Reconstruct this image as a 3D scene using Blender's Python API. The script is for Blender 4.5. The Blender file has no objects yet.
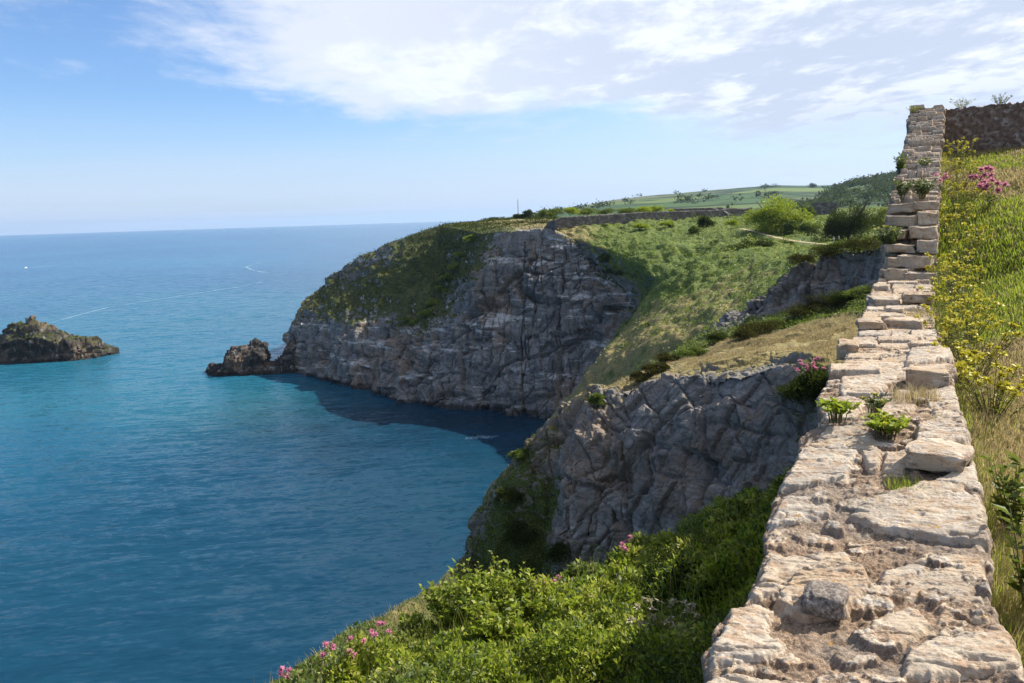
import bpy, math, random
import numpy as np
from mathutils import Vector, Matrix
rng = np.random.default_rng(7); random.seed(7)
scn = bpy.context.scene; COL = scn.collection
# ------------------------------------------------------------------ camera model
W, HH, F, H = 1024, 683, 720.0, 55.0          # sea level is z = 0, the eye is 55 m above it
YAW, PITCH, ROLL = math.radians(28.7), math.radians(9.75), math.radians(-1.77)
CR = np.array((Matrix.Rotation(YAW, 3, 'Z') @ Matrix.Rotation(math.pi/2-PITCH, 3, 'X') @ Matrix.Rotation(ROLL, 3, 'Z')))
EYE = np.array([0, 0, H])
def ray(px, py): return CR @ np.array([(px-W/2)/F, (HH/2-py)/F, -1.0])
def P(px, py, d): return EYE + ray(px, py)*d               # survey: picture bearing + distance -> metres
def S(px, py):                                             # distance to the sea surface on a bearing
    r = ray(px, py); return -H/r[2]
SUN_EL, SUN_AZ = math.radians(44), math.radians(37)        # azimuth clockwise from +Y (the wall's direction)
SUNV = np.array([math.sin(SUN_AZ)*math.cos(SUN_EL), math.cos(SUN_AZ)*math.cos(SUN_EL), math.sin(SUN_EL)])
# ------------------------------------------------------------------ noise (numpy)
def _h(i, j, k, s):
    n = (i.astype(np.int64)*374761393 + j.astype(np.int64)*668265263 + k.astype(np.int64)*2147483647 + s*974711) & 0xffffffff
    n = ((n ^ (n >> 13))*1274126177) & 0xffffffff
    n = ((n ^ (n >> 16))*2246822519) & 0xffffffff
    return ((n ^ (n >> 15)) & 0xffffff)/float(0xffffff)
def vn(p, s=0):
    f = np.floor(p); t = p-f; t = t*t*t*(t*(t*6-15)+10); i, j, k = f[:,0], f[:,1], f[:,2]
    r = 0
    for a in (0,1):
        for b in (0,1):
            for c in (0,1):
                w = (t[:,0] if a else 1-t[:,0])*(t[:,1] if b else 1-t[:,1])*(t[:,2] if c else 1-t[:,2])
                r = r + w*_h(i+a, j+b, k+c, s)
    return r
def fbm(p, o=4, s=0, g=.5):
    r, a, t = 0, 1.0, 0
    for q in range(o):
        r = r + a*(vn(p*(2.03**q)+q*17.3, s+q)-.5); t += a; a *= g
    return r/t*2          # about -1..1
def ridge(p, o=4, s=0): 
    r, a, t = 0, 1.0, 0
    for q in range(o):
        r = r + a*(1-np.abs(vn(p*(2.03**q)+q*9.1, s+q)*2-1)); t += a; a *= .5
    return r/t
def cells(p, s=0, tilt=False):        # 3D Voronoi: F1, F2, id value
    f = np.floor(p); n = len(p); d1 = np.full(n, 9.); d2 = np.full(n, 9.); idv = np.zeros(n); tl = np.zeros(n)
    for a in (-1,0,1):
        for b in (-1,0,1):
            for c in (-1,0,1):
                i, j, k = f[:,0]+a, f[:,1]+b, f[:,2]+c
                q = np.stack([i+_h(i,j,k,s), j+_h(i,j,k,s+1), k+_h(i,j,k,s+2)], 1)
                d = np.sqrt(((q-p)**2).sum(1)); m = d < d1
                d2 = np.where(m, d1, np.minimum(d2, d)); idv = np.where(m, _h(i,j,k,s+5), idv); d1 = np.where(m, d, d1)
                if tilt: g3 = np.stack([_h(i,j,k,s+6)-.5, _h(i,j,k,s+7)-.5, _h(i,j,k,s+8)-.5], 1); tl = np.where(m, ((p-q)*g3).sum(1), tl)
    return (d1, d2, idv, tl) if tilt else (d1, d2, idv)
def joints(w, seed, rot=.4):
    """rock cut by two sets of upright joints and by bedding: per-block offset, tilt, distance to the nearest joint"""
    c, s_ = math.cos(rot), math.sin(rot); u = np.stack([w[:,0]*c+w[:,1]*s_, -w[:,0]*s_+w[:,1]*c, w[:,2]], 1)
    u = u+.16*np.stack([vn(u*.9+3.1, seed+1)-.5, vn(u*.9+7.7, seed+2)-.5, .8*(vn(u*.7+1.3, seed+3)-.5)], 1)*2
    k3 = np.floor(u[:,2]); u[:,0] += _h(k3, k3*0, k3*0, seed+4); u[:,1] += _h(k3, k3*0+1, k3*0, seed+4)
    k1 = np.floor(u[:,0]); u[:,2] = u[:,2]+.5*_h(k1, k1*0, np.floor(u[:,1]), seed+9)
    f = np.floor(u); t = u-f-.5; i, j, k = f[:,0], f[:,1], f[:,2]
    off = _h(i,j,k,seed+5)-.5; tl = t[:,0]*(_h(i,j,k,seed+6)-.5)+t[:,1]*(_h(i,j,k,seed+7)-.5)+1.3*t[:,2]*(_h(i,j,k,seed+8)-.62)
    e = .5-np.abs(t).max(1); return off, tl, e
def sstep(a, b, x): t = np.clip((x-a)/(b-a), 0, 1); return t*t*(3-2*t)
# ------------------------------------------------------------------ mesh helpers
def tag(o, label=None, cat=None, group=None, kind=None):
    if label: o['label'] = label
    if cat: o['category'] = cat
    if group: o['group'] = group
    if kind: o['kind'] = kind
    return o
def mesh(name, V, faces, mat, parent=None, attrs=None, smooth=False, loc=None):
    """faces: int array (n,3) or (n,4), or a list of such arrays"""
    me = bpy.data.meshes.new(name); V = np.asarray(V, np.float32)
    fs = faces if isinstance(faces, list) else [faces]
    fs = [np.asarray(f, np.int32) for f in fs if len(f)]
    me.vertices.add(len(V)); me.vertices.foreach_set('co', V.ravel())
    loops = np.concatenate([f.ravel() for f in fs]); tot = np.concatenate([np.full(len(f), f.shape[1], np.int32) for f in fs])
    me.loops.add(len(loops)); me.loops.foreach_set('vertex_index', loops)
    me.polygons.add(len(tot)); st = np.concatenate([[0], np.cumsum(tot)[:-1]]).astype(np.int32)
    me.polygons.foreach_set('loop_start', st); me.polygons.foreach_set('loop_total', tot)
    if smooth: me.polygons.foreach_set('use_smooth', np.ones(len(tot), bool))
    me.update(calc_edges=True)
    for k, a in (attrs or {}).items():
        me.attributes.new(k, 'FLOAT', 'POINT').data.foreach_set('value', np.asarray(a, np.float32))
    if mat: me.materials.append(mat)
    o = bpy.data.objects.new(name, me); COL.objects.link(o)
    if loc is not None: o.location = loc
    if parent is not None: o.parent = parent
    return o
def empty(name, loc=(0,0,0)):
    o = bpy.data.objects.new(name, None); COL.objects.link(o); o.location = loc; o.empty_display_size = .2; return o
def gridfaces(nr, nc):
    a = np.arange(nr*nc).reshape(nr, nc)
    return np.stack([a[:-1,:-1], a[:-1,1:], a[1:,1:], a[1:,:-1]], -1).reshape(-1, 4)
def resample(C, nr, nc, smooth=0, lock=0):
    """C (r,c,k) control grid -> (nr,nc,k), samples spread by mean length"""
    def ax(L, n):
        t = np.concatenate([[0], np.cumsum(L)]); return np.linspace(0, t[-1], n), t
    L = np.linalg.norm(np.diff(C[...,:3], axis=0), axis=2); L = np.minimum(L, 6*np.median(L)).mean(1); s, t = ax(L, nr)
    A = np.stack([[np.interp(s, t, C[:,j,k]) for k in range(C.shape[2])] for j in range(C.shape[1])])   # c,k,nr
    A = A.transpose(2,0,1)
    L = np.linalg.norm(np.diff(C[...,:3], axis=1), axis=2); L = np.minimum(L, 6*np.median(L)).mean(0); s, t = ax(L, nc)
    B = np.stack([[np.interp(s, t, A[i,:,k]) for k in range(A.shape[2])] for i in range(nr)]).transpose(0,2,1)
    for _ in range(smooth):
        B[1:-1] = (B[:-2]+2*B[1:-1]+B[2:])/4; B[:,1:-1] = (B[:,:-2]+2*B[:,1:-1]+B[:,2:])/4
    return B
def gnormals(G):
    du = np.gradient(G, axis=1); dv = np.gradient(G, axis=0); n = np.cross(du, dv)
    return n/np.maximum(np.linalg.norm(n, axis=2, keepdims=True), 1e-9)
def gsample(G, n, weight=None):
    """n random points on a grid surface -> points, normals, (i,j) floats"""
    nr, nc = G.shape[:2]; N = gnormals(G)
    a = np.linalg.norm(np.cross(G[1:,:-1]-G[:-1,:-1], G[:-1,1:]-G[:-1,:-1]), axis=2)
    if weight is not None: a = a*weight[:-1,:-1]
    c = np.cumsum(a.ravel()); k = np.searchsorted(c, rng.random(n)*c[-1]); i, j = k//(nc-1), k % (nc-1)
    u, v = rng.random((n,1)), rng.random((n,1))
    f = lambda A: (A[i,j]*(1-u)+A[i,j+1]*u)*(1-v)+(A[i+1,j]*(1-u)+A[i+1,j+1]*u)*v
    return f(G), f(N), i, j
def unit(a): return a/np.maximum(np.linalg.norm(a, axis=1, keepdims=True), 1e-9)
def leaves(p, axis, size, aspect=.5, tint=None, fold=.15, curl=.0):
    """rhombic folded leaves at p growing along axis -> V, F(quad), tint"""
    n = len(p); axis = unit(axis); r = rng.normal(size=(n,3))*.75+SUNV*.9+np.array([0,0,.35]); side = unit(np.cross(axis, r)); up = np.cross(side, axis)
    size = np.broadcast_to(size, (n,)).reshape(-1,1)
    b = p; t = p+axis*size-up*size*curl; m = p+axis*size*.45
    l = m+side*size*aspect*.5+up*size*fold; r_ = m-side*size*aspect*.5+up*size*fold
    V = np.stack([b, r_, t, l], 1).reshape(-1, 3); Fc = np.arange(4*n).reshape(n, 4)
    if tint is None: tint = rng.random(n)
    return V, Fc, np.repeat(tint, 4)
def blades(p, h, w, lean=.35, tint=None):
    n = len(p); a = rng.random(n)*6.283; d = np.stack([np.cos(a), np.sin(a), 0*a], 1); s = np.stack([-np.sin(a), np.cos(a), 0*a], 1)
    h = np.broadcast_to(h, (n,)).reshape(-1,1); w = np.broadcast_to(w, (n,)).reshape(-1,1)
    L = (rng.random((n,1))*.8+.2)*lean*h; z = np.array([[0,0,1.]])
    m = p+d*L*.35+z*h*.55; t = p+d*L+z*h*(1-.3*lean*rng.random((n,1)))
    V = np.stack([p-s*w/2, p+s*w/2, m+s*w*.4, m-s*w*.4, t], 1).reshape(-1,3)
    k = np.arange(n)*5
    Q = np.stack([k,k+1,k+2,k+3],1); T = np.stack([k+3,k+2,k+4],1)
    if tint is None: tint = rng.random(n)
    return V, [Q, T], np.repeat(tint, 5)
def tubes(paths, r0, r1=None, sides=4):
    """list of (n,3) polylines -> V, quads"""
    Vs, Fs, o = [], [], 0
    for pts in paths:
        pts = np.asarray(pts, float); n = len(pts); t = unit(np.gradient(pts, axis=0))
        ref = np.array([[1,0,0.]]) if abs(t[0,0]) < .8 else np.array([[0,1.,0]])
        a = unit(np.cross(t, np.repeat(ref, n, 0))); b = np.cross(t, a)
        rr = np.linspace(r0, r0*.4 if r1 is None else r1, n)[:,None,None]; th = np.arange(sides)/sides*6.2832
        V = pts[:,None]+rr*(a[:,None]*np.cos(th)[None,:,None]+b[:,None]*np.sin(th)[None,:,None])
        Vs.append(V.reshape(-1,3)); k = np.arange(n*sides).reshape(n, sides)+o; k2 = np.roll(k, -1, 1)
        Fs.append(np.stack([k[:-1], k2[:-1], k2[1:], k[1:]], -1).reshape(-1,4)); o += n*sides
    return np.concatenate(Vs), np.concatenate(Fs)
def boxes(bs):
    Vs, Fs = [], []; q = np.array([[0,3,2,1],[4,5,6,7],[0,1,5,4],[1,2,6,5],[2,3,7,6],[3,0,4,7]])
    for i, (c, s, rz) in enumerate(bs):
        v = np.array([[-1,-1,-1],[1,-1,-1],[1,1,-1],[-1,1,-1],[-1,-1,1],[1,-1,1],[1,1,1],[-1,1,1]])*np.array(s)/2
        cs, sn = math.cos(rz), math.sin(rz); v = v@np.array([[cs,sn,0],[-sn,cs,0],[0,0,1]])+np.array(c); Vs.append(v); Fs.append(q+8*i)
    return np.concatenate(Vs), np.concatenate(Fs)
# ------------------------------------------------------------------ node helper
class G:
    def __init__(s, name, world=False):
        s.m = bpy.data.worlds.new(name) if world else bpy.data.materials.new(name)
        s.m.use_nodes = True; s.t = s.m.node_tree; s.t.nodes.clear(); s.L = s.t.links
    def n(s, ty, ins=None, **props):
        x = s.t.nodes.new(ty)
        for k, v in props.items(): setattr(x, k, v)
        for k, v in (ins or {}).items(): s.set(x.inputs[k], v)
        return x
    def set(s, i, v):
        if isinstance(v, bpy.types.NodeSocket): s.L.new(v, i)
        else:
            if i.type == 'RGBA' and len(v) == 3: v = (*v, 1)
            i.default_value = v
    def pos(s): return s.n('ShaderNodeNewGeometry').outputs['Position']
    def nz(s): return s.n('ShaderNodeSeparateXYZ', {0: s.n('ShaderNodeNewGeometry').outputs['Normal']}).outputs[2]
    def sv(s, v, k, add=(0,0,0)): return s.n('ShaderNodeVectorMath', {0: v, 1: k, 2: add}, operation='MULTIPLY_ADD').outputs[0]
    def noise(s, v, scale, det=4, rough=.55, dist=0): return s.n('ShaderNodeTexNoise', {'Vector': v, 'Scale': scale, 'Detail': det, 'Roughness': rough, 'Distortion': dist}).outputs['Fac']
    def vor(s, v, scale, feature='F1', out='Distance', rnd=1): return s.n('ShaderNodeTexVoronoi', {'Vector': v, 'Scale': scale, 'Randomness': rnd}, feature=feature).outputs[out]
    def m2(s, op, a, b=0, c=None, clamp=False):
        ins = {0: a, 1: b}
        if c is not None: ins[2] = c
        return s.n('ShaderNodeMath', ins, operation=op, use_clamp=clamp).outputs[0]
    def mr(s, v, a, b, c=0, d=1, smooth=True): return s.n('ShaderNodeMapRange', {0: v, 1: a, 2: b, 3: c, 4: d}, interpolation_type='SMOOTHSTEP' if smooth else 'LINEAR').outputs[0]
    def mix(s, f, a, b):
        x = s.n('ShaderNodeMix', data_type='RGBA'); s.set(x.inputs[0], f); s.set(x.inputs[6], a); s.set(x.inputs[7], b); return x.outputs[2]
    def ramp(s, f, stops):
        x = s.n('ShaderNodeValToRGB', {0: f}); e = x.color_ramp.elements
        while len(e) < len(stops): e.new(.5)
        for q, (p, c) in zip(e, stops): q.position = p; q.color = (*c, 1) if len(c) == 3 else c
        return x.outputs[0]
    def attr(s, name): return s.n('ShaderNodeAttribute', attribute_name=name).outputs['Fac']
    def bump(s, h, strength=.5, dist=.1, normal=None):
        ins = {'Height': h, 'Strength': strength, 'Distance': dist}
        if normal is not None: ins['Normal'] = normal
        return s.n('ShaderNodeBump', ins).outputs[0]
    def bsdf(s, col, rough=.8, spec=.3, normal=None, **kw):
        ins = {'Base Color': col, 'Roughness': rough, 'Specular IOR Level': spec}
        if normal is not None: ins['Normal'] = normal
        ins.update(kw); return s.n('ShaderNodeBsdfPrincipled', ins).outputs[0]
    def out(s, sh): s.n('ShaderNodeOutputMaterial', {0: sh}); return s.m
# ------------------------------------------------------------------ materials
def leafmat(name, stops, trans=.35, rough=.5, spec=.35, glow=(.16,.22,.02)):
    g = G(name); c = g.ramp(g.attr('tint'), stops)
    b = g.bsdf(c, rough, spec); t = g.n('ShaderNodeBsdfTranslucent', {0: g.mix(.5, c, glow)}).outputs[0]
    return g.out(g.n('ShaderNodeMixShader', {0: trans, 1: b, 2: t}).outputs[0])
def plain(name, col, rough=.8, spec=.3, var=.0, scale=3):
    g = G(name)
    c = col if not var else g.ramp(g.noise(g.pos(), scale, 4), [(.3, [x*(1-var) for x in col]), (.7, [min(1, x*(1+var)) for x in col])])
    return g.out(g.bsdf(c, rough, spec))
def rockmat(name, sc=1.0, greens=((.035,.05,.014),(.075,.10,.022),(.13,.14,.035)), drys=((.16,.13,.05),(.26,.21,.09)), base=((.07,.07,.072),(.17,.165,.16),(.30,.285,.27)), guano=0.0, soilk=.6):
    g = G(name); p = g.pos()
    warp = g.n('ShaderNodeVectorMath', {0: p, 1: g.sv(g.n('ShaderNodeTexNoise', {'Vector': p, 'Scale': .25/sc, 'Detail': 4}).outputs['Color'], (1.6*sc,)*3)}, operation='ADD').outputs[0]
    big = g.noise(p, .09/sc, 5, .6); mid = g.noise(g.sv(p, (1,1,.55)), .9/sc, 6, .65); fine = g.noise(p, 6/sc, 5, .7)
    c = g.ramp(g.m2('ADD', g.m2('MULTIPLY', mid, .6), g.m2('MULTIPLY', fine, .4)), [(.32, base[0]), (.5, base[1]), (.68, base[2])])
    c = g.mix(g.mr(big, .48, .62, 0, .6), c, (.22,.155,.105))                                         # iron stain
    c = g.mix(g.mr(g.noise(g.sv(warp, (1,1,.3)), .5/sc, 5, .7), .56, .72, 0, .75), c, (.36,.35,.34)) # pale lichen
    if guano: c = g.mix(g.mr(g.noise(g.sv(p, (.32,.32,2.2)), .35/sc, 6, .75), .54, .63, 0, guano), c, (.55,.54,.53))
    crack = g.vor(g.sv(warp, (1,1,.6)), .45/sc, 'DISTANCE_TO_EDGE')
    crack2 = g.vor(g.sv(warp, (.7,.7,1.6)), 1.3/sc, 'DISTANCE_TO_EDGE')
    hgt = g.m2('ADD', g.m2('MULTIPLY', g.mr(crack, 0, .1), .8), g.m2('ADD', g.m2('MULTIPLY', g.mr(crack2, 0, .12), .35), g.m2('ADD', g.m2('MULTIPLY', mid, 1.2), g.m2('MULTIPLY', fine, .35))))
    c = g.mix(g.mr(crack2, 0, .05, .4, 0), c, (.05,.045,.04))
    veg, dry = g.attr('veg'), g.attr('dry'); vn_ = g.noise(p, .35/sc, 7, .7); v2 = g.noise(p, 2.2/sc, 5, .65)
    t = g.m2('ADD', g.m2('SUBTRACT', veg, .5), g.m2('MULTIPLY', g.m2('SUBTRACT', g.m2('ADD', g.m2('MULTIPLY', vn_, .5), g.m2('MULTIPLY', v2, .5)), .5), 2.2))
    t = g.m2('ADD', t, g.m2('MULTIPLY', g.m2('SUBTRACT', g.nz(), .55), .5))
    vm = g.mr(t, -.06, .1)
    gr = g.ramp(g.m2('ADD', g.m2('MULTIPLY', vn_, .45), g.m2('MULTIPLY', g.noise(p, 5/sc, 6, .75), .55)), [(.36, greens[0]), (.5, greens[1]), (.64, greens[2])])
    dr = g.ramp(g.noise(p, 3/sc, 6, .75), [(.35, drys[0]), (.65, drys[1])])
    gcol = g.mix(g.mr(g.m2('ADD', dry, g.m2('SUBTRACT', g.noise(p, .5/sc, 5, .7), .5)), .35, .65), gr, dr)
    c = g.mix(vm, c, gcol)
    tide = g.n('ShaderNodeSeparateXYZ', {0: p}).outputs[2]
    c = g.mix(g.mr(g.m2('ADD', tide, g.m2('MULTIPLY', mid, 1.2)), 1.2, 2.6, .85, 0), c, (.018,.017,.016))  # weed-dark tidal band
    nrm = g.bump(hgt, .45, .2*sc)
    nrm = g.bump(g.noise(g.sv(p, (1,1,.6)), 9/sc, 5, .75), .3, .07*sc, nrm)
    return g.out(g.bsdf(c, .9, .2, nrm))
M = {}
M['rock_far'] = rockmat('rock_far', 2.2, guano=.75, greens=((.028,.036,.012),(.055,.065,.02),(.11,.11,.035)), base=((.06,.062,.066),(.155,.155,.155),(.29,.285,.28)))
M['rock_near'] = rockmat('rock_near', .8, guano=.15, base=((.075,.068,.06),(.165,.152,.137),(.28,.26,.232)), greens=((.025,.035,.012),(.05,.065,.017),(.10,.115,.03)))
M['rock_sea'] = rockmat('rock_sea', 1.4, guano=.12, base=((.009,.009,.009),(.024,.023,.022),(.075,.07,.063)), greens=((.025,.032,.01),(.045,.055,.014),(.08,.08,.025)))
M['slope'] = rockmat('slope', 2.0, greens=((.045,.065,.014),(.085,.12,.022),(.14,.16,.035)))
M['bushsoil'] = rockmat('bushsoil', .5, greens=((.02,.03,.008),(.03,.045,.01),(.05,.06,.015)))
M['leaf_bright'] = leafmat('leaf_bright', [(0,(.05,.085,.012)), (.45,(.21,.29,.022)), (.85,(.37,.41,.045)), (1,(.48,.46,.10))], .5, glow=(.24,.30,.02))
M['leaf_mid'] = leafmat('leaf_mid', [(0,(.035,.06,.014)), (.5,(.10,.145,.028)), (1,(.21,.235,.055))], .38)
M['leaf_dark'] = leafmat('leaf_dark', [(0,(.015,.022,.008)), (.6,(.035,.05,.015)), (1,(.075,.085,.03))], .2, .85, .08)
M['leaf_brown'] = leafmat('leaf_brown', [(0,(.025,.02,.012)), (.6,(.06,.045,.022)), (1,(.12,.10,.04))], .15, .9, .05)
M['leaf_grey'] = leafmat('leaf_grey', [(0,(.05,.075,.03)), (.5,(.11,.15,.06)), (1,(.22,.26,.12))], .3)
M['leaf_golden'] = leafmat('leaf_golden', [(0,(.08,.10,.02)), (.5,(.22,.23,.04)), (1,(.42,.37,.09))], .42)
M['bracken'] = leafmat('bracken', [(0,(.03,.05,.012)), (.45,(.16,.22,.03)), (.85,(.31,.34,.055)), (1,(.36,.31,.10))], .4)
M['grass_green'] = leafmat('grass_green', [(0,(.07,.10,.014)), (.5,(.18,.24,.026)), (.8,(.28,.29,.05)), (1,(.46,.37,.15))], .55, glow=(.34,.42,.04))
M['grass_dry'] = leafmat('grass_dry', [(0,(.13,.10,.045)), (.5,(.36,.28,.13)), (1,(.58,.48,.27))], .45, glow=(.45,.36,.16))
M['petal_yellow'] = leafmat('petal_yellow', [(0,(.42,.36,.03)), (.6,(.68,.58,.04)), (1,(.85,.78,.25))], .3)
M['petal_pink'] = leafmat('petal_pink', [(0,(.46,.13,.22)), (.6,(.70,.26,.40)), (1,(.80,.46,.56))], .4, glow=(.7,.3,.42))
M['seed_head'] = leafmat('seed_head', [(0,(.35,.29,.18)), (1,(.62,.55,.40))], .3)
M['stem'] = plain('stem', (.11,.10,.045), .8, .2, .4, 8)
M['bark'] = plain('bark', (.09,.075,.06), .9, .2, .4, 4)
# ------------------------------------------------------------------ camera, sun, sky
cd = bpy.data.cameras.new('Camera'); cam = bpy.data.objects.new('Camera', cd); COL.objects.link(cam); scn.camera = cam
cd.sensor_width = 36; cd.lens = F*36/1024; cd.clip_end = 200000; cd.clip_start = .05
m4 = Matrix([list(r) for r in CR]).to_4x4(); m4.translation = Vector(EYE); cam.matrix_world = m4
sd = bpy.data.lights.new('sun', 'SUN'); sd.energy = 4.8; sd.angle = math.radians(.5); sd.color = (1, .94, .85)
so = bpy.data.objects.new('sun', sd); COL.objects.link(so)
sdir = Vector((math.sin(SUN_AZ)*math.cos(SUN_EL), math.cos(SUN_AZ)*math.cos(SUN_EL), math.sin(SUN_EL)))
so.rotation_euler = sdir.to_track_quat('Z', 'Y').to_euler(); so.location = (0, 0, H+40)
def build_world():
    g = G('World', True); scn.world = g.m
    sky = g.n('ShaderNodeTexSky', sky_type='NISHITA'); sky.sun_disc = False; sky.sun_elevation = SUN_EL; sky.sun_rotation = SUN_AZ
    sky.altitude = 50; sky.air_density = 1.0; sky.dust_density = .6; sky.ozone_density = 2.2
    d = g.n('ShaderNodeTexCoord').outputs['Generated']; sp = g.n('ShaderNodeSeparateXYZ', {0: d}); z = sp.outputs[2]
    k = g.m2('DIVIDE', 1, g.m2('ADD', g.m2('MAXIMUM', z, 0), .07))
    flat = g.n('ShaderNodeVectorMath', {0: d, 1: g.n('ShaderNodeCombineXYZ', {0: k, 1: k, 2: 0}).outputs[0]}, operation='MULTIPLY').outputs[0]
    flat = g.n('ShaderNodeVectorRotate', {'Vector': flat, 'Angle': -YAW}, rotation_type='Z_AXIS').outputs[0]
    wisp = g.noise(g.sv(flat, (1, .8, 1), (3.1, 1.7, 0)), 1.15, 9, .62, .25)
    lump = g.noise(g.sv(flat, (1, 1, 1), (9.3, 4.2, 0)), .42, 3, .5)
    # real weather: a bank of cloud over the land (to the right and high), open blue over the sea
    right = g.n('ShaderNodeVectorMath', {0: d, 1: tuple(CR[:,0])}, operation='DOT_PRODUCT').outputs['Value']
    bank = g.m2('ADD', g.mr(z, .085, .185, -.30, .18), g.mr(right, -.48, -.02, -.29, .09))
    bank = g.m2('ADD', bank, g.m2('MULTIPLY', g.mr(right, .05, .42, 0, .27), g.mr(z, .035, .11)))
    fine = g.noise(g.sv(flat, (1, .7, 1), (5.1, 2.7, 0)), 3.4, 8, .66, .2)
    cov = g.m2('ADD', g.m2('ADD', g.m2('MULTIPLY', wisp, .75), g.m2('MULTIPLY', lump, .30)), g.m2('ADD', bank, g.m2('MULTIPLY', fine, .40)))
    cm = g.mr(cov, .60, .92, 0, .88)
    thick = g.mr(g.m2('ADD', g.m2('MULTIPLY', fine, .5), g.m2('MULTIPLY', g.noise(g.sv(flat, (1, .8, 1), (3.3, 1.9, 0)), 1.1, 6, .6), .5)), .41, .55)
    ccol = g.mix(g.m2('MULTIPLY', g.m2('MAXIMUM', thick, g.m2('MULTIPLY', g.mr(right, .1, .4), g.mr(z, .17, .07))), g.mr(right, -.3, .4, .4, 1)), (7.3,7.5,8.0), (4.45,4.95,6.05))
    veil = g.m2('MULTIPLY', g.mr(z, .17, .0, 0, .9), g.mr(g.noise(g.sv(flat, (.5, 1.2, 1), (1,5,0)), .5, 4, .5), .2, .6, .6, 1))
    col = g.n('ShaderNodeMix', {}, data_type='RGBA', blend_type='MULTIPLY'); g.set(col.inputs[0], 1.0); g.set(col.inputs[6], sky.outputs[0]); g.set(col.inputs[7], (.80,.98,1.22))
    c = g.mix(veil, col.outputs[2], (4.6,5.3,6.8))
    c = g.mix(g.mr(right, -.2, .6, 0, .55), c, (5.1,5.7,6.9))
    c = g.mix(cm, c, ccol)
    bg = g.n('ShaderNodeBackground', {0: c, 1: .084})
    g.n('ShaderNodeOutputWorld', {0: bg.outputs[0]})
build_world()
vs = scn.view_settings; vs.view_transform = 'Standard'; vs.look = 'None'; vs.gamma = 1; vs.exposure = .80; vs.use_curve_mapping = False
scn.cycles.max_bounces = 6; scn.cycles.diffuse_bounces = 3; scn.cycles.transparent_max_bounces = 8; scn.cycles.use_denoising = True
# ------------------------------------------------------------------ sea
def build_sea():
    g = G('sea_water'); p = g.pos(); cam_d = g.n('ShaderNodeVectorMath', {0: p, 1: tuple(EYE)}, operation='DISTANCE').outputs['Value']
    b = g.noise(g.sv(p, (1,1,0)), .012, 5, .6); b2 = g.noise(g.sv(p, (1,1,0)), .0022, 4, .55)
    c = g.ramp(b2, [(.36, (.006,.054,.118)), (.5, (.009,.078,.145)), (.64, (.014,.108,.165))])
    c = g.mix(g.mr(b, .5, .68, 0, .5), c, (.014,.095,.14))
    def shoal_or_shade(px, py, rad, amt, colr, c):
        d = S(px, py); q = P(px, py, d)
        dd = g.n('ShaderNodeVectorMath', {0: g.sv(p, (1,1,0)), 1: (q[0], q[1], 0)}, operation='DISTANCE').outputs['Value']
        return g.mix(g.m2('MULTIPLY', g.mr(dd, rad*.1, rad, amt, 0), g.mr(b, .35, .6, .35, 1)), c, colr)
    c = shoal_or_shade(290, 408, 60, .7, (.020,.13,.155), c); c = shoal_or_shade(60, 395, 95, .6, (.018,.115,.155), c); c = shoal_or_shade(460, 485, 40, .45, (.018,.115,.135), c)
    c = shoal_or_shade(180, 350, 150, .3, (.018,.11,.165), c)
    c = shoal_or_shade(455, 425, 104, 1.0, (.003,.011,.022), c)  # cliff shade and its dark reflection painted into the cove's water colour
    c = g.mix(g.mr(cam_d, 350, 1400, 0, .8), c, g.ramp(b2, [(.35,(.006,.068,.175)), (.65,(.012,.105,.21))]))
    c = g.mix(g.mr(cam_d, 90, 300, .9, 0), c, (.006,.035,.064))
    sw = g.n('ShaderNodeVectorRotate', {'Vector': g.sv(p, (1,1,0)), 'Angle': -YAW-.12}, rotation_type='Z_AXIS').outputs[0]
    def slope(k, sc, det, amp):
        t = g.n('ShaderNodeTexNoise', {'Vector': g.sv(sw, k), 'Scale': sc, 'Detail': det, 'Roughness': .6, 'Distortion': .3}).outputs['Color']
        return g.n('ShaderNodeVectorMath', {0: t, 1: (-.5,-.5,-.5), 2: (amp, amp, 0)}, operation='ADD').outputs[0], amp
    nv = None
    for k, sc, det, amp in (((.3,1,1), .11, 3, .22), ((.22,1,1), .55, 3, .75), ((.3,1,1), 1.9, 3, .75)):
        t, a = slope(k, sc, det, amp); t = g.sv(t, (a, a, 0))
        nv = t if nv is None else g.n('ShaderNodeVectorMath', {0: nv, 1: t}, operation='ADD').outputs[0]
    nrm = g.n('ShaderNodeVectorMath', {0: g.n('ShaderNodeVectorMath', {0: nv, 1: (0,0,1)}, operation='ADD').outputs[0]}, operation='NORMALIZE').outputs[0]
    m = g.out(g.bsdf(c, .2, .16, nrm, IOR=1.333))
    R_ = 24000; a = np.linspace(0, 2*np.pi, 97)[:-1]; rr = [0, 60, 150, 400, 1200, 4000, 12000, R_]
    V = [[0,0,0]]+[[r*math.cos(t), r*math.sin(t), 0] for r in rr[1:] for t in a]; T = []; Q = []
    for i in range(96):
        j = (i+1) % 96; T.append([0, 1+i, 1+j])
        for k in range(len(rr)-2): Q.append([1+k*96+i, 1+(k+1)*96+i, 1+(k+1)*96+j, 1+k*96+j])
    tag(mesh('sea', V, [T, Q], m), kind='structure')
build_sea()
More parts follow.
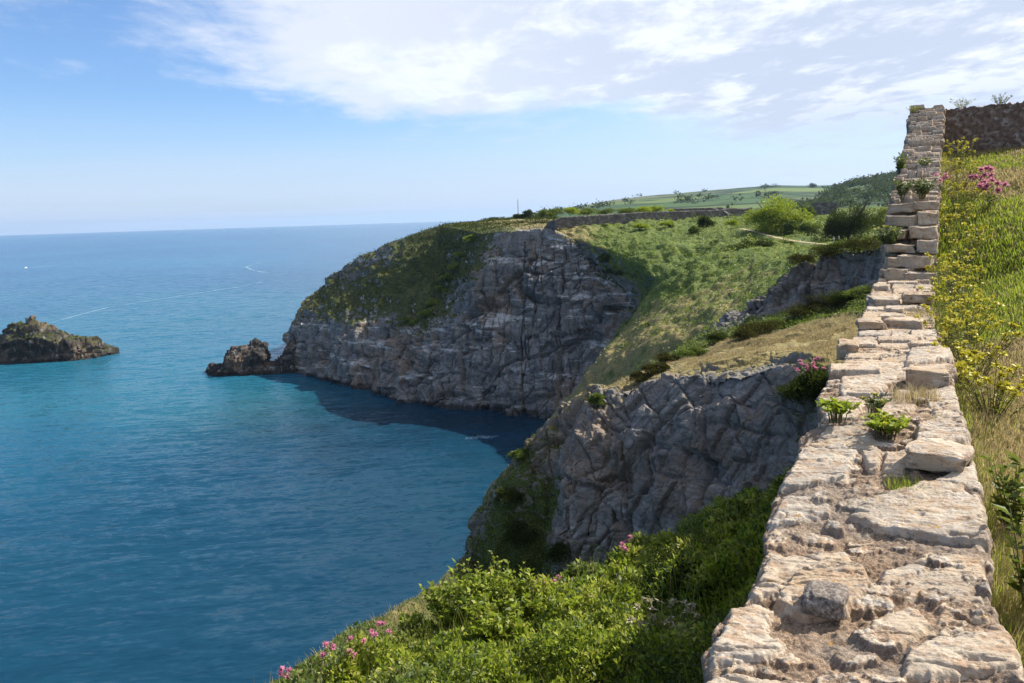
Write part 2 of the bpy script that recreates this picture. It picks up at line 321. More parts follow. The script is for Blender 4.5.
# ------------------------------------------------------------------ rock relief
def rockify(Gd, amp, sc, veg, seed=0, strata=.0, bumpveg=.25, blocks=1.0, ampf=None):
    """push a grid along its normals: buttresses, blocks, ledges; plants only roughen it"""
    nr, nc = Gd.shape[:2]; p = Gd.reshape(-1,3); n = gnormals(Gd).reshape(-1,3); v = np.clip(veg.reshape(-1), 0, 1)
    q = p*np.array([1,1,.4])/sc
    w = q+.07*np.stack([fbm(q*.8, 3, seed+3), fbm(q*.8+5, 3, seed+4), fbm(q*.8+9, 3, seed+5)], 1)
    big = fbm(q*.35, 4, seed); rg = ridge(q*.7, 4, seed+20)-.6
    o1, t1, e1 = joints(w*np.array([.9,.9,.5]), seed+30, .35); o2, t2, e2 = joints(w*np.array([2.6,2.6,2.0]), seed+40, .55); o3, t3, e3 = joints(w*np.array([6.5,6.5,10.]), seed+45, .2)
    s = big*.9+rg*.15+blocks*(o1*1.15+t1*.9-.6*sstep(.04,0,e1)+o2*.5+t2*.5-.3*sstep(.05,0,e2)+o3*.2+t3*.22-.08*sstep(.09,0,e3))+.05*fbm(q*6, 4, seed+50)
    if strata: s = s+strata*(sstep(.35, .65, (p[:,2]/sc*1.1+fbm(q*.5, 2, seed+60)) % 1)-.5)
    vcr = fbm(q*[1.1,1.1,.16], 4, seed+51); hcr = fbm(q*[.22,.22,1.6], 4, seed+52)
    s = s-.9*np.exp(-np.abs(vcr)*45)*sstep(-.25,.2,fbm(q*.5,2,seed+53))-.4*np.exp(-np.abs(hcr)*24)
    if ampf is not None: amp = amp*ampf(p)[:,None]
    soft = bumpveg*(fbm(p/sc*.9, 5, seed+70)*1.2+.7*fbm(p/sc*3.5, 3, seed+80))
    r = 1-sstep(.25, .75, v+.35*fbm(p/sc*.8, 4, seed+90))
    out = p+n*(amp*(s*r+soft*(1-r))[:,None])
    return out.reshape(nr, nc, 3)
def patch(name, ctrl, nr, nc, mat, amp, sc, seed, smooth=2, strata=0, kind='structure', bumpveg=.25, blocks=1.0, flip=False, parent=None, ampf=None):
    C = np.array([[list(P(a[0], a[1], a[2]))+[a[3], a[4]] for a in row] if len(row[0]) == 5 and not isinstance(row[0], np.ndarray) else [list(a) for a in row] for row in ctrl], float)
    B = resample(C, nr, nc, smooth); Gd, veg, dry = B[...,:3], B[...,3], B[...,4]
    if flip: Gd, veg, dry = Gd[:,::-1], veg[:,::-1], dry[:,::-1]
    Gd = rockify(Gd, amp, sc, veg, seed, strata, bumpveg, blocks, ampf)
    o = mesh(name, Gd.reshape(-1,3), gridfaces(*Gd.shape[:2]), mat, parent, {'veg': veg.ravel(), 'dry': dry.ravel()})
    if kind: tag(o, kind=kind)
    return o, Gd, veg, dry
# ------------------------------------------------------------------ A: far headland
def headland():
    K = [ # base pixel, then six points up the face (px, py, metres behind base, veg, dry)
     ((270,368), [(272,365,.5,0,0),(275,360,2,0,0),(279,354,4,0,0),(283,347,7,.1,0),(286,342,9,.2,.3),(288,337,12,.3,.5)]),
     ((303,373), [(302,367,.8,0,0),(299,350,3,0,0),(297,335,6,.1,0),(296,322,9,.3,.2),(298,312,13,.6,.6),(303,304,22,.9,.5)]),
     ((340,383), [(339,377,1,0,0),(337,358,4,0,0),(335,340,8,.15,0),(333,322,12,.5,.1),(335,300,22,.7,.1),(337,276,40,.55,.2)]),
     ((385,395), [(384,388,1.2,0,0),(383,365,4,0,0),(383,343,8,.1,0),(384,325,12,.45,.1),(386,290,28,.8,.1),(387,244,50,.45,.2)]),
     ((430,407), [(429,401,1.4,0,0),(427,378,5,0,0),(426,352,8,.1,0),(424,330,11,.6,.1),(440,280,30,1,.05),(440,226,62,.8,.2)]),
     ((478,413), [(478,408,1.6,0,0),(478,383,3,0,0),(478,350,5,.0,0),(478,318,7,.1,0),(474,270,12,.6,0),(482,233,20,.8,.1)]),
     ((515,416), [(515,411,1.6,0,0),(516,380,3.5,0,0),(517,340,6,0,0),(518,300,9,.0,0),(520,262,11,.05,0),(520,231,13,.3,.5)]),
     ((548,418), [(548,413,1.6,0,0),(550,380,4,0,0),(552,340,7,0,0),(553,300,9,0,0),(553,262,11,.0,0),(550,229,13,.3,.6)]),
     ((580,424), [(582,419,1.5,0,0),(586,385,5,.2,0),(590,345,8,.2,0),(594,305,11,.2,0),(597,275,13,.4,0),(598,251,16,.8,.4)]),
     ((625,432), [(625,427,1.5,0,0),(628,390,3,.2,0),(630,355,5,.3,0),(634,325,6,.3,0),(638,305,7,.6,0),(642,289,8,.9,.2)]),
     ((680,440), [(680,434,1.5,0,0),(682,400,3,.2,0),(684,370,5,.2,0),(688,340,7,.2,0),(690,320,8,.4,0),(694,303,9,.8,.2)])]
    cols = []
    back = {5:(484,221.5,85),6:(520,219.8,85),7:(552,219,70),8:(602,240,45),9:(650,268,30),10:(705,284,25)}
    far = {5:(490,219.5,190),6:(525,218.5,190),7:(560,219,150),8:(620,236,80),9:(670,258,55),10:(720,275,45)}
    for k, (b, up) in enumerate(K):
        d0 = S(*b); bp = P(b[0], b[1], d0); out = unit((bp-P(up[5][0], up[5][1], d0+up[5][2]))[None])[0]; out[2] = 0
        col = [np.r_[bp+out*3+[0,0,-5], 0, 0], np.r_[bp, 0, 0]]
        for (x, y, dd, v, dr) in up: col.append(np.r_[P(x, y, d0+dd), v, dr])
        cr = col[-1][:3]
        if k < 5:
            fw = (cr-bp)*[1,1,0]; fw = fw/max(np.linalg.norm(fw), 1e-6)
            col += [np.r_[cr+fw*14+[0,0,-1.2 if k < 4 else .3], .8, .4], np.r_[cr+fw*60+[0,0,-.55*cr[2]], .5, .3], np.r_[cr+fw*110*np.array([1,1,0])+[0,0,-cr[2]-5], 0, 0]]
        else:
            a = P(back[k][0], back[k][1], d0+back[k][2]); c = P(far[k][0], far[k][1], d0+far[k][2])
            if k < 8: e = np.array([c[0], c[1], -5])+unit((c-a)[None])[0]*[60,60,0]
            else: e = c+[0,0,-6]; 
            col += [np.r_[a, .9, .7], np.r_[c, .9, .6], np.r_[e, 0, 0]]
        cols.append(col)
    ctrl = [[cols[k][r] for k in range(len(cols))] for r in range(len(cols[0]))]
    return patch('headland', ctrl, 640, 860, M['rock_far'], 3.2, 9.0, 11, smooth=1, strata=.35, bumpveg=.75, ampf=lambda p: 1-.78*sstep(H-16, H-4, p[:,2]))
_, GA, vA, dA = headland()
# ------------------------------------------------------------------ B: far slope and plateau
B_ctrl = [
 [(500,470,180,.4,.2),(520,455,172,.8,.4),(570,430,150,.9,.5),(640,400,125,.9,.4),(720,370,110,.9,.4),(800,345,105,.9,.2),(900,320,100,.9,.2),(1000,310,95,.9,.2)],
 [(548,428,186,.2,.3),(558,412,178,.45,.8),(588,375,158,.8,.75),(650,345,136,1,.6),(720,318,120,1,.5),(790,290,113,1,.2),(880,265,109,1,.2),(1000,262,100,1,.2)],
 [(590,372,190,.3,.3),(608,352,184,.65,.7),(632,322,168,.9,.6),(680,300,152,1,.5),(740,285,142,1,.5),(800,262,134,1,.3),(880,246,130,1,.2),(1000,245,120,1,.2)],
 [(640,304,192,.6,.2),(652,290,185,1,.25),(655,280,174,1,.15),(705,268,164,1,.25),(760,258,157,1,.3),(810,250,154,1,.15),(880,244,152,1,.1),(1000,240,140,1,.1)],
 [(588,256,208,.7,.3),(605,250,201,.9,.35),(640,252,193,1,.1),(705,248,185,1,.1),(765,243,179,1,.15),(820,245,173,1,.1),(880,241,171,1,.1),(1000,236,160,1,.1)],
 [(553,240,218,.5,.6),(565,236,213,.9,.7),(630,234,209,1,.2),(700,232,206,1,.1),(765,228,203,1,.1),(825,232,192,1,.05),(885,234,187,1,.05),(1000,232,175,1,.1)],
 [(548,230,226,.7,.6),(553,228,221,.9,.6),(620,223,226,1,.3),(700,220,229,1,.2),(770,222,226,1,.1),(830,226,221,1,.05),(885,228,211,1,.05),(1000,228,200,1,.1)],
 [(552,221.5,300,1,.5),(565,220,300,1,.5),(630,218,300,1,.4),(700,217,300,1,.4),(770,217,300,1,.3),(830,217,300,1,.2),(885,216,290,1,.2),(1000,214,280,1,.2)],
 [(585,217,700,1,.3),(605,215.5,700,1,.3),(660,214,700,1,.3),(720,212.5,700,1,.3),(790,211,700,1,.3),(850,209,700,1,.3),(905,207,690,1,.2),(1020,204,680,1,.2)]]
slope_obj, GB, vB, dB = patch('slope', B_ctrl, 380, 420, M['slope'], 1.6, 7.0, 23, smooth=6, bumpveg=.8)
# ------------------------------------------------------------------ D: near cliff, terrace and outcrop
D_ctrl = list(zip(
 [(425,640,50,.9,.2),(440,600,50,.9,.2),(455,568,50,.6,.2),(466,540,50,.5,.2),(474,515,50.5,.5,.3),(483,492,52,.6,.5),(490,500,58,.7,.4),(500,520,66,.7,.3),(510,560,75,.4,.2),(515,600,85,.2,.2),(520,640,95,0,0)],
 [(470,660,45,.9,.1),(478,615,45.5,.95,.1),(486,580,46,.95,.05),(497,540,47,.85,.05),(510,490,48.5,.6,.1),(528,438,51,.45,.5),(533,445,57,.6,.5),(540,460,65,.6,.4),(550,490,75,.5,.3),(560,510,85,.3,.2),(565,530,95,.2,0)],
 [(535,640,45,.9,.1),(540,592,45.5,.95,.1),(544,555,46,.9,.05),(548,510,47,.75,.05),(553,465,48.5,.35,.1),(560,408,51,.35,.6),(566,410,57,.6,.6),(575,418,65,.7,.5),(585,430,75,.5,.3),(595,440,85,.3,.2),(600,440,95,.2,0)],
 [(556,620,40.5,.9,.1),(556,553,41,.4,.1),(556,525,41.6,0,0),(559,495,42.2,0,0),(570,455,44,.1,.2),(592,392,49,.35,.7),(600,389,55,.75,.8),(612,392,63,.8,.7),(622,396,71,.6,.4),(632,399,79,.5,.3),(642,396,90,.5,.3)],
 [(615,600,39,.9,.1),(618,540,39.5,.35,.1),(622,500,40,0,0),(627,460,41,0,0),(635,415,42.3,.05,.1),(648,381,44,.2,.7),(655,370,51,.85,.9),(668,361,62,.9,.4),(695,342,76,.3,.3),(700,331,77.5,.4,.3),(700,350,90,.8,.3)],
 [(685,580,36,.9,.1),(690,522,36.5,.3,.1),(694,485,37,0,0),(698,445,37.5,0,0),(703,405,38.4,.05,.1),(708,374,40,.2,.6),(714,356,50,.98,1.0),(730,340,60,.95,.4),(742,321,72,.1,.2),(744,305,73.2,.2,.3),(746,325,88,.8,.3)],
 [(745,560,33,.9,.1),(750,506,33.5,.3,.1),(754,470,34,0,0),(758,435,34.5,0,0),(763,398,35,.0,.1),(768,366,36,.1,.4),(778,344,48,1,1.0),(790,322,58,1,.3),(800,300,66,.1,.2),(798,264,67.5,.25,.3),(800,268,84,.9,.2)],
 [(795,540,30.5,.9,.1),(800,492,31,.6,.1),(803,460,31.5,.3,0),(806,428,32,.35,0),(808,395,32.5,.4,.1),(812,364,33.5,.5,.5),(825,341,46,1,1.0),(840,311,55,1,.2),(850,288,61,.1,.2),(847,253,62.5,.4,.2),(850,258,84,1,.2)],
 [(860,530,28,.9,.1),(862,485,28.5,.6,.1),(864,455,29,.3,0),(866,420,29.5,.3,0),(868,392,30,.4,.1),(872,366,31.5,.6,.6),(880,340,45,1,.9),(890,303,51,1,.2),(900,280,56,.1,.2),(890,243,57.5,.5,.2),(900,248,90,1,.2)],
 [(965,520,24,.9,.1),(965,480,24.5,.6,.1),(965,450,25,.3,0),(965,420,25.5,.3,0),(965,395,26,.4,.1),(965,370,28,.6,.6),(965,340,44,1,.9),(965,300,47,1,.2),(965,276,51,.2,.2),(965,240,52.5,.6,.2),(965,244,90,1,.2)]))
_, GD, vD, dD = patch('cliff', D_ctrl, 900, 720, M['rock_near'], 1.0, 3.8, 37, smooth=2, strata=.3, bumpveg=.35, blocks=.85, ampf=lambda p: np.where(np.hypot(p[:,0], p[:,1]) < 52, 1-.45*sstep(H-13, H-7, p[:,2]), 1.15))
# ------------------------------------------------------------------ G: arm of the slope running out to the left
arm = [(470,550,51),(440,583,42),(420,597,34),(395,612,26),(365,628,19),(335,647,14.5),(290,682,11),(230,720,9)]
_, GG, vG, dG = patch('bank', [
  [(x-8, y+75, d+16, .6,.5) for x, y, d in arm], [(x-3, y+14, d+5, .9,.6) for x, y, d in arm], [(x, y, d, 1,.55 if 370 < x < 425 else .3) for x, y, d in arm],
  [(x+22, y+26, d-1.5, 1,.35) for x, y, d in arm], [(x+60, y+85, d-4, 1,.2) for x, y, d in arm]], 130, 330, M['rock_near'], .5, 1.6, 41, smooth=4, bumpveg=.4)
# ------------------------------------------------------------------ E: bank of bushes under the wall
rid = [(150,780,7.6),(230,722,9.0),(300,676,10.5),(400,628,12.5),(480,600,13.8),(560,575,15),(640,547,16.5),(768,494,19),(830,470,22)]
Yb = [-5,-2,1,3,5,7,10,15,20]; zb = [-4.6,-4.6,-4.6,-4.6,-4.7,-4.8,-5.0,-5.2,-5.4]
rows = [[], [], [], [], [], []]
for (x, y, d), yb, z_ in zip(rid, Yb, zb):
    a = np.array([-.3, yb, H+z_]); c = P(x, y, d); o = (c-a)*[1,1,0]; o = o/np.linalg.norm(o)
    rows[0].append(np.r_[a, 1, .1]); rows[1].append(np.r_[a+(c-a)*.35+[0,0,.15], 1, .1]); rows[2].append(np.r_[a+(c-a)*.7+[0,0,.25], 1, .1])
    rows[3].append(np.r_[c, 1, .2]); rows[4].append(np.r_[c+o*1.6+[0,0,-1.6], 1, .4]); rows[5].append(np.r_[c+o*5+[0,0,-8], .8, .4])
rows = [[q_+np.array([0,0,-.42 if k in (2,3,4,5) else -.2 if k == 1 else 0,0,0]) for q_ in r_] for k, r_ in enumerate(rows)]
_, GE, vE, dE = patch('bushy_ground', rows, 130, 220, M['bushsoil'], .5, 1.3, 53, smooth=6, bumpveg=.55)
# ------------------------------------------------------------------ F: meadow behind the wall
def zm(Y): return H+np.interp(Y, [-8,3,6,10,14,16.5,18.6,20,22,26,28,33,42,70], [-1.98,-1.95,-1.98,-2.1,-2.0,-1.75,-.85,-.3,.4,1.4,1.65,.5,-5,-8])
xs = np.concatenate([np.linspace(.30, 6, 90), np.linspace(6.3, 40, 50)]); ys = np.concatenate([np.linspace(-8, 30, 240), np.linspace(31, 70, 30)])
X, Y = np.meshgrid(xs, ys); Z = zm(Y)+.03*np.clip(X-6, 0, 40)+np.interp(Y, [0,6,12,17,21], [0,.05,.55,.6,.1])*sstep(.7, 2.6, X)
pp = np.stack([X, Y, 0*X], -1).reshape(-1,3); Z = Z+(.10*fbm(pp*.7, 4, 61)+.03*fbm(pp*4, 3, 62)).reshape(Z.shape)
GF = np.stack([X, Y, Z], -1)
xs = np.r_[0.0, .12, xs]; GF = np.concatenate([np.stack([0*ys, ys, Z[:,0]-24], -1)[:,None], np.stack([0*ys+.12, ys, Z[:,0]-9], -1)[:,None], GF], 1); X = GF[...,0]
g = G('meadow_soil'); p = g.pos()
c = g.ramp(g.m2('ADD', g.m2('MULTIPLY', g.noise(p, 1.1, 5, .6), .6), g.m2('MULTIPLY', g.noise(p, 14, 5, .7), .4)), [(.36,(.08,.085,.022)), (.48,(.17,.14,.05)), (.6,(.27,.20,.10)), (.7,(.30,.20,.13))])
M['meadow_soil'] = g.out(g.bsdf(c, .95, .1, g.bump(g.noise(p, 25, 5, .7), .7, .03)))
tag(mesh('ground', GF.reshape(-1,3), gridfaces(*X.shape), M['meadow_soil'], smooth=True), kind='structure')
# ------------------------------------------------------------------ the boundary wall (runs along +Y)
def wz0(v): return H+np.interp(v, [-4,2.2,2.9,3.7,4.2,5.1,6.4,9.4,11.2,14,16.3,17.0,18.4,19.1,21,23.8,25.2,26.9], [-1.5,-1.5,-1.52,-1.58,-1.49,-1.38,-1.45,-1.66,-1.70,-1.62,-1.50,-1.35,-.42,.02,.60,1.50,2.15,2.98])
def wtilt(v): return np.interp(v, [0,3,6,10,14,30], [.14,.14,.10,.05,.02,0])
edgeL = [(683,693),(670,697),(656,712),(650,709),(634,708),(618,717),(600,727),(594,733),(590,745),(583,746),(565,755),(546,765),(541,771),(520,765),(500,771),(486,779),(480,777),(462,787),(441,800),(425,803),(419,812),(414,824),(400,822),(388,819),(377,828),(366,830),(362,842),(350,851)]
edgeR = [(683,1019),(655,1008),(640,998),(618,992),(600,984),(585,986),(560,990),(545,987),(520,984),(495,979),(472,973),(468,970),(452,969),(440,968),(426,962),(420,960),(408,957),(400,955),(388,951),(375,953),(362,952),(350,946)]
def hitwall(px, py, z=None):
    r = ray(px, py); v = 4.0
    for _ in range(60):
        t = (wz0(v)-H)/r[2] if z is None else z/r[2]; v = .5*v+.5*np.clip(t*r[1], .5, 27)
    return t*r[0], t*r[1]
eL = sorted([hitwall(x, y)[::-1] for y, x in edgeL]); eR = sorted([hitwall(x, y)[::-1] for y, x in edgeR])
def wxl(v): return np.where(v < 9, np.interp(v, [a for a, b in eL], [b for a, b in eL]), np.interp(v, [9,14,17.5,19,23.8,26.9], [-.53,-.51,-.40,-.37,-.20,-.09]))
def wxr(v): return np.where(v < 9, np.interp(v, [a for a, b in eR], [b for a, b in eR]), np.interp(v, [9,14,17.5,19,23.8,26.9], [.40,.43,.56,.58,.72,.81]))
# slabs seen on top: picture outline, height above the bed (m), tone, tilt towards the viewer
SL = [
 ([(690,690),(700,667),(718,655),(750,661),(800,671),(850,680),(880,690)], .035, .75, .0),
 ([(706,650),(708,632),(728,596),(755,588),(778,598),(772,622),(792,640),(775,652),(735,655)], .075, .85, .0),
 ([(744,584),(766,544),(830,546),(836,560),(806,580)], .05, .7, .0),
 ([(764,520),(780,485),(832,490),(832,512),(800,518)], .055, .9, .0),
 ([(776,481),(800,440),(840,436),(862,448),(850,474),(812,478)], .075, .95, .0),
 ([(802,440),(826,418),(862,420),(884,440),(862,448),(838,440)], .045, .6, .0),
 ([(846,518),(872,497),(938,484),(976,470),(986,520),(992,560),(962,556),(920,546),(878,536)], .085, .8, .0),
 ([(912,452),(914,430),(948,424),(966,430),(970,452),(940,458)], .15, .85, .0),
 ([(926,408),(926,391),(958,388),(960,406)], .05, .8, .0),
 ([(930,424),(930,410),(960,408),(964,424)], .06, .75, .0),
 ([(904,368),(908,354),(950,352),(954,366)], .17, .9, .0),
 ([(838,388),(840,372),(872,362),(902,364),(898,380),(872,392)], .07, .8, .0),
 ([(822,412),(824,394),(848,388),(868,396),(856,414)], .06, .85, .0),
 ([(876,414),(872,396),(900,386),(920,392),(918,408)], .03, .6, .0),
 ([(852,600),(880,572),(930,560),(984,566),(986,600),(960,612),(905,606)], .03, .55, .0),
 ([(872,588),(878,573),(918,569),(930,580),(905,590)], .075, .8, .0),
 ([(896,690),(904,655),(940,640),(1000,640),(1014,655),(1024,690)], .07, .7, .0),
 ([(932,632),(938,606),(985,604),(994,634)], .03, .55, .0),
 ([(860,640),(872,612),(918,612),(936,634),(906,652)], .04, .65, .0),
 ([(800,690),(815,672),(850,668),(890,678),(892,692)], .02, .5, .0),
 ([(770,592),(788,568),(828,556),(868,566),(874,592),(850,612),(802,614)], .10, .4, .0),
 ([(786,560),(800,546),(842,545),(858,556),(830,566)], .02, .55, .0),
 ([(880,470),(884,452),(908,448),(916,462),(905,474)], .05, .65, .0),
 ([(866,468),(858,446),(876,440),(884,452),(880,468)], .07, .6, .0),
]
def poly_sd(px, py, poly):
    n = len(poly); d = np.full(px.shape, 1e9); ins = np.zeros(px.shape, bool)
    for i in range(n):
        (x0, y0), (x1, y1) = poly[i], poly[(i+1) % n]; ex, ey = x1-x0, y1-y0
        t = np.clip(((px-x0)*ex+(py-y0)*ey)/(ex*ex+ey*ey), 0, 1); d = np.minimum(d, np.hypot(px-x0-t*ex, py-y0-t*ey))
        c = ((y0 > py) != (y1 > py)) & (px < (x1-x0)*(py-y0)/(y1-y0+1e-12)+x0); ins ^= c
    return np.where(ins, d, -d)
slabs = [([hitwall(*q) for q in pl], h, tn) for pl, h, tn, tl in SL]
# laid courses further along, drawn at random: (v0, v1, u0, u1, height, tone)
crs = []; v = 7.2; rr = random.Random(5)
while v < 27:
    dv = rr.uniform(.22, .5) if v < 17 else rr.uniform(.12, .26)
    u = -.02
    while u < 1.0:
        du = rr.uniform(.16, .6) if v < 16 else rr.uniform(.12, .5); du = 1.02-u if u+du > .86 else du
        crs.append((v+rr.uniform(-.06,.06)*min(1, dv*2), v+dv+rr.uniform(-.05,.07)*min(1, dv*2), u, u+du, rr.choice([0,.01,.02,.03,.05,.08])*(1 if v < 16 else 1.6)+rr.uniform(0,.02), rr.uniform(.35, 1))); u += du
    v += dv
def wall_height(Xg, Vg):
    """-> z, stone mask, tone"""
    sh = Xg.shape; X, Vv = Xg.ravel(), Vg.ravel(); xl, xr = wxl(Vv), wxr(Vv)
    p = np.stack([X, Vv, 0*X], 1); n1 = fbm(p*5, 4, 70); n2 = fbm(p*22, 4, 71); n3 = fbm(p*70, 3, 72); bed = fbm(p*np.array([2.2,9,1]), 5, 73); n4 = fbm(p*160, 2, 79)
    smooth_z = H+np.interp(Vv, [-4,2.2,3.7,5.1,9.4,11.2,14,17,18.4,19.5,23.8,26.9], [-1.5,-1.5,-1.57,-1.40,-1.66,-1.70,-1.62,-1.28,-.3,.2,1.5,2.98])
    z0 = np.where(Vv < 15.5, smooth_z, wz0(Vv+.05*n1))+wtilt(Vv)*(X-.5*(xl+xr))
    w = p+.05*np.stack([n1, n2, 0*n1], 1)
    d1, d2, idv = cells(w*np.array([6.0,9.5,0])+[0,0,.5], 75)
    e = d2-d1; rub = sstep(.05, .22, e)
    rubon = (idv > .34)
    z = z0-.016+.024*n1+.018*n2+.007*n3+.003*n4+np.where(rubon, (idv-.42)*.055*rub, 0)
    z = z-.035*sstep(.25, .6, fbm(p*3.1, 3, 78))
    stone = np.where(rubon, sstep(.12, .3, e)*.8, 0.)*sstep(-.35, .1, n2); tone = idv.copy()
    jit = .011*n2+.012*n1+.005*n3
    for pl, h, tn in slabs:
        a = np.array(pl); m = (X > a[:,0].min()-.05) & (X < a[:,0].max()+.05) & (Vv > a[:,1].min()-.05) & (Vv < a[:,1].max()+.05)
        if not m.any(): continue
        sd = poly_sd(X[m], Vv[m], pl)+jit[m]; k = sstep(-.008, .026, sd)
        cr_ = fbm(p[m]*np.array([1.6,5,1])+9, 4, 77); top = z0[m]+h*.46-.010-.022*np.exp(-np.abs(cr_)*38)+.012*n1[m]+.014*bed[m]+.006*n2[m]+.0035*n3[m]+.001*n4[m]-.012*np.round(bed[m]*2.2)*.5-.012*sstep(.035, .0, sd)
        pit = sstep(.35, .6, fbm(p[m]*np.array([7,16,1]), 3, 76)); top = top-.016*pit
        zz = z0[m]-.035+(top-z0[m]+.035)*k; up = zz > z[m]
        z[m] = np.where(up & (k > .02), zz, z[m]); stone[m] = np.where(up, np.maximum(stone[m]*(1-k), k*(1-.5*pit)), stone[m]); tone[m] = np.where(up & (k > .3), tn, tone[m])
    for (v0, v1, u0, u1, h, tn) in crs:
        m = (Vv > v0-.05) & (Vv < v1+.05)
        if not m.any(): continue
        wd = (xr-xl)[m]; xa = X[m]-xl[m]
        sd = np.minimum(np.minimum(Vv[m]-v0, v1-Vv[m]), np.minimum(xa-u0*.92*1.0, u1*.92-xa))+jit[m]*1.3
        k = sstep(-.008, .025, sd)
        base = np.where(Vv[m] < 15.5, z0[m], z0[m]*0+wz0(np.full(m.sum(), .4*v0+.6*v1)))
        top = base+h-.02+.018*bed[m]+.008*n2[m]+.004*n3[m]; zz = z[m]+(top-z[m])*k; up = (zz > z[m]) | (Vv[m] > 15.5)
        z[m] = np.where(up, zz, z[m]); stone[m] = np.where(up, np.maximum(stone[m]*(1-k), k), stone[m]); tone[m] = np.where(up & (k > .3), tn, tone[m])
    return z.reshape(sh), stone.reshape(sh), tone.reshape(sh)
def wallmat(name, shade=1.0):
    g = G(name); p = g.pos(); st, tn = g.attr('stone'), g.attr('tone')
    n1 = g.noise(p, 3.2, 5, .6); n2 = g.noise(g.sv(p, (1,2.2,2.2)), 16, 6, .7); n3 = g.noise(p, 70, 4, .7); n4 = g.noise(p, 190, 3, .7)
    sc = g.ramp(g.m2('ADD', g.m2('MULTIPLY', tn, .55), g.m2('MULTIPLY', n1, .45)), [(.2, (.31,.225,.145)), (.42, (.44,.335,.225)), (.6, (.50,.405,.295)), (.8, (.53,.465,.375))])
    sc = g.mix(g.mr(g.noise(g.sv(p,(1,1.5,1.5)), 7, 7, .75), .5, .62, 0, .55), sc, (.60,.53,.45))           # bleached lichen crust
    sc = g.mix(g.mr(g.noise(g.sv(p, (1,1.8,1.8)), 9, 6, .75), .47, .60, 0, .8), sc, (.37,.24,.145))   # ochre weathering
    sc = g.mix(g.mr(n3, .60, .70, 0, .8), sc, (.13,.10,.08))            # pits
    mo = g.ramp(g.m2('ADD', g.m2('MULTIPLY', n3, .5), g.m2('MULTIPLY', n4, .5)), [(.34, (.085,.058,.04)), (.48, (.25,.17,.11)), (.62, (.46,.35,.25))])
    mo = g.mix(g.mr(n1, .5, .65, 0, .6), mo, (.16,.13,.11))
    f = g.mr(g.m2('ADD', st, g.m2('MULTIPLY', g.m2('SUBTRACT', n2, .5), 1.3)), .3, .55)
    c = g.mix(f, mo, sc)
    c = g.mix(g.mr(g.noise(p, 1.7, 5, .7), .48, .62, 0, .45), c, (.27,.24,.205))   # grey weathering
    c = g.mix(g.m2('MULTIPLY', g.mr(g.noise(g.sv(p, (1,1,1), (4,4,4)), 11, 5, .75), .62, .68), .75), c, (.36,.20,.035))   # orange lichen
    c = g.mix(g.mr(g.noise(g.sv(p, (1,1,1), (8,2,4)), 6, 6, .8), .56, .66, 0, .85), c, (.075,.068,.06))          # black lichen
    h = g.m2('ADD', g.m2('MULTIPLY', n2, 1.0), g.m2('ADD', g.m2('MULTIPLY', n3, .45), g.m2('MULTIPLY', n4, g.m2('SUBTRACT', .45, g.m2('MULTIPLY', f, .25)))))
    return g.out(g.bsdf(c, .92, .15, g.bump(h, .8, .02)))
M['wall'] = wallmat('wall')
wall = tag(empty('boundary_wall', (0, 12, H-4)), 'long pale rubble stone wall with a rough broken top running from the foreground up to the corner', 'wall')
def wob(o): o.matrix_parent_inverse = Matrix.Translation(-Vector(wall.location)); return o
vv = np.concatenate([np.arange(-3, 1.9, .05), np.arange(1.9, 3.4, .0045), np.arange(3.4, 6.5, .0065), np.arange(6.5, 13, .011), np.arange(13, 26.95, .012)])
NU = 210; uu = np.linspace(0, 1, NU)[None]
xl, xr = wxl(vv)[:,None], wxr(vv)[:,None]
pv = np.stack([vv*6, vv*0+.3, vv*0], 1); el = (.02*fbm(pv*1.2, 3, 81)+.012*fbm(pv*5, 2, 84))[:,None]; er = (.02*fbm(pv*1.2, 3, 82)+.012*fbm(pv*5, 2, 85))[:,None]
# each far slab ends at its own distance from the wall face
for (v0, v1, u0, u1, h, tn) in crs:
    m = (vv > v0) & (vv < v1)
    if u0 <= 0: el[m] += (tn-.65)*(.10 if v0 < 14 else .22)
    if u1 >= 1: er[m] += (tn-.65)*(.10 if v0 < 14 else .20)
Xw = xl+el+(xr+er-xl-el)*uu; Vw = np.repeat(vv[:,None], NU, 1)
Zw, St, Tn = wall_height(Xw, Vw)
top = np.stack([Xw, Vw, Zw], -1)
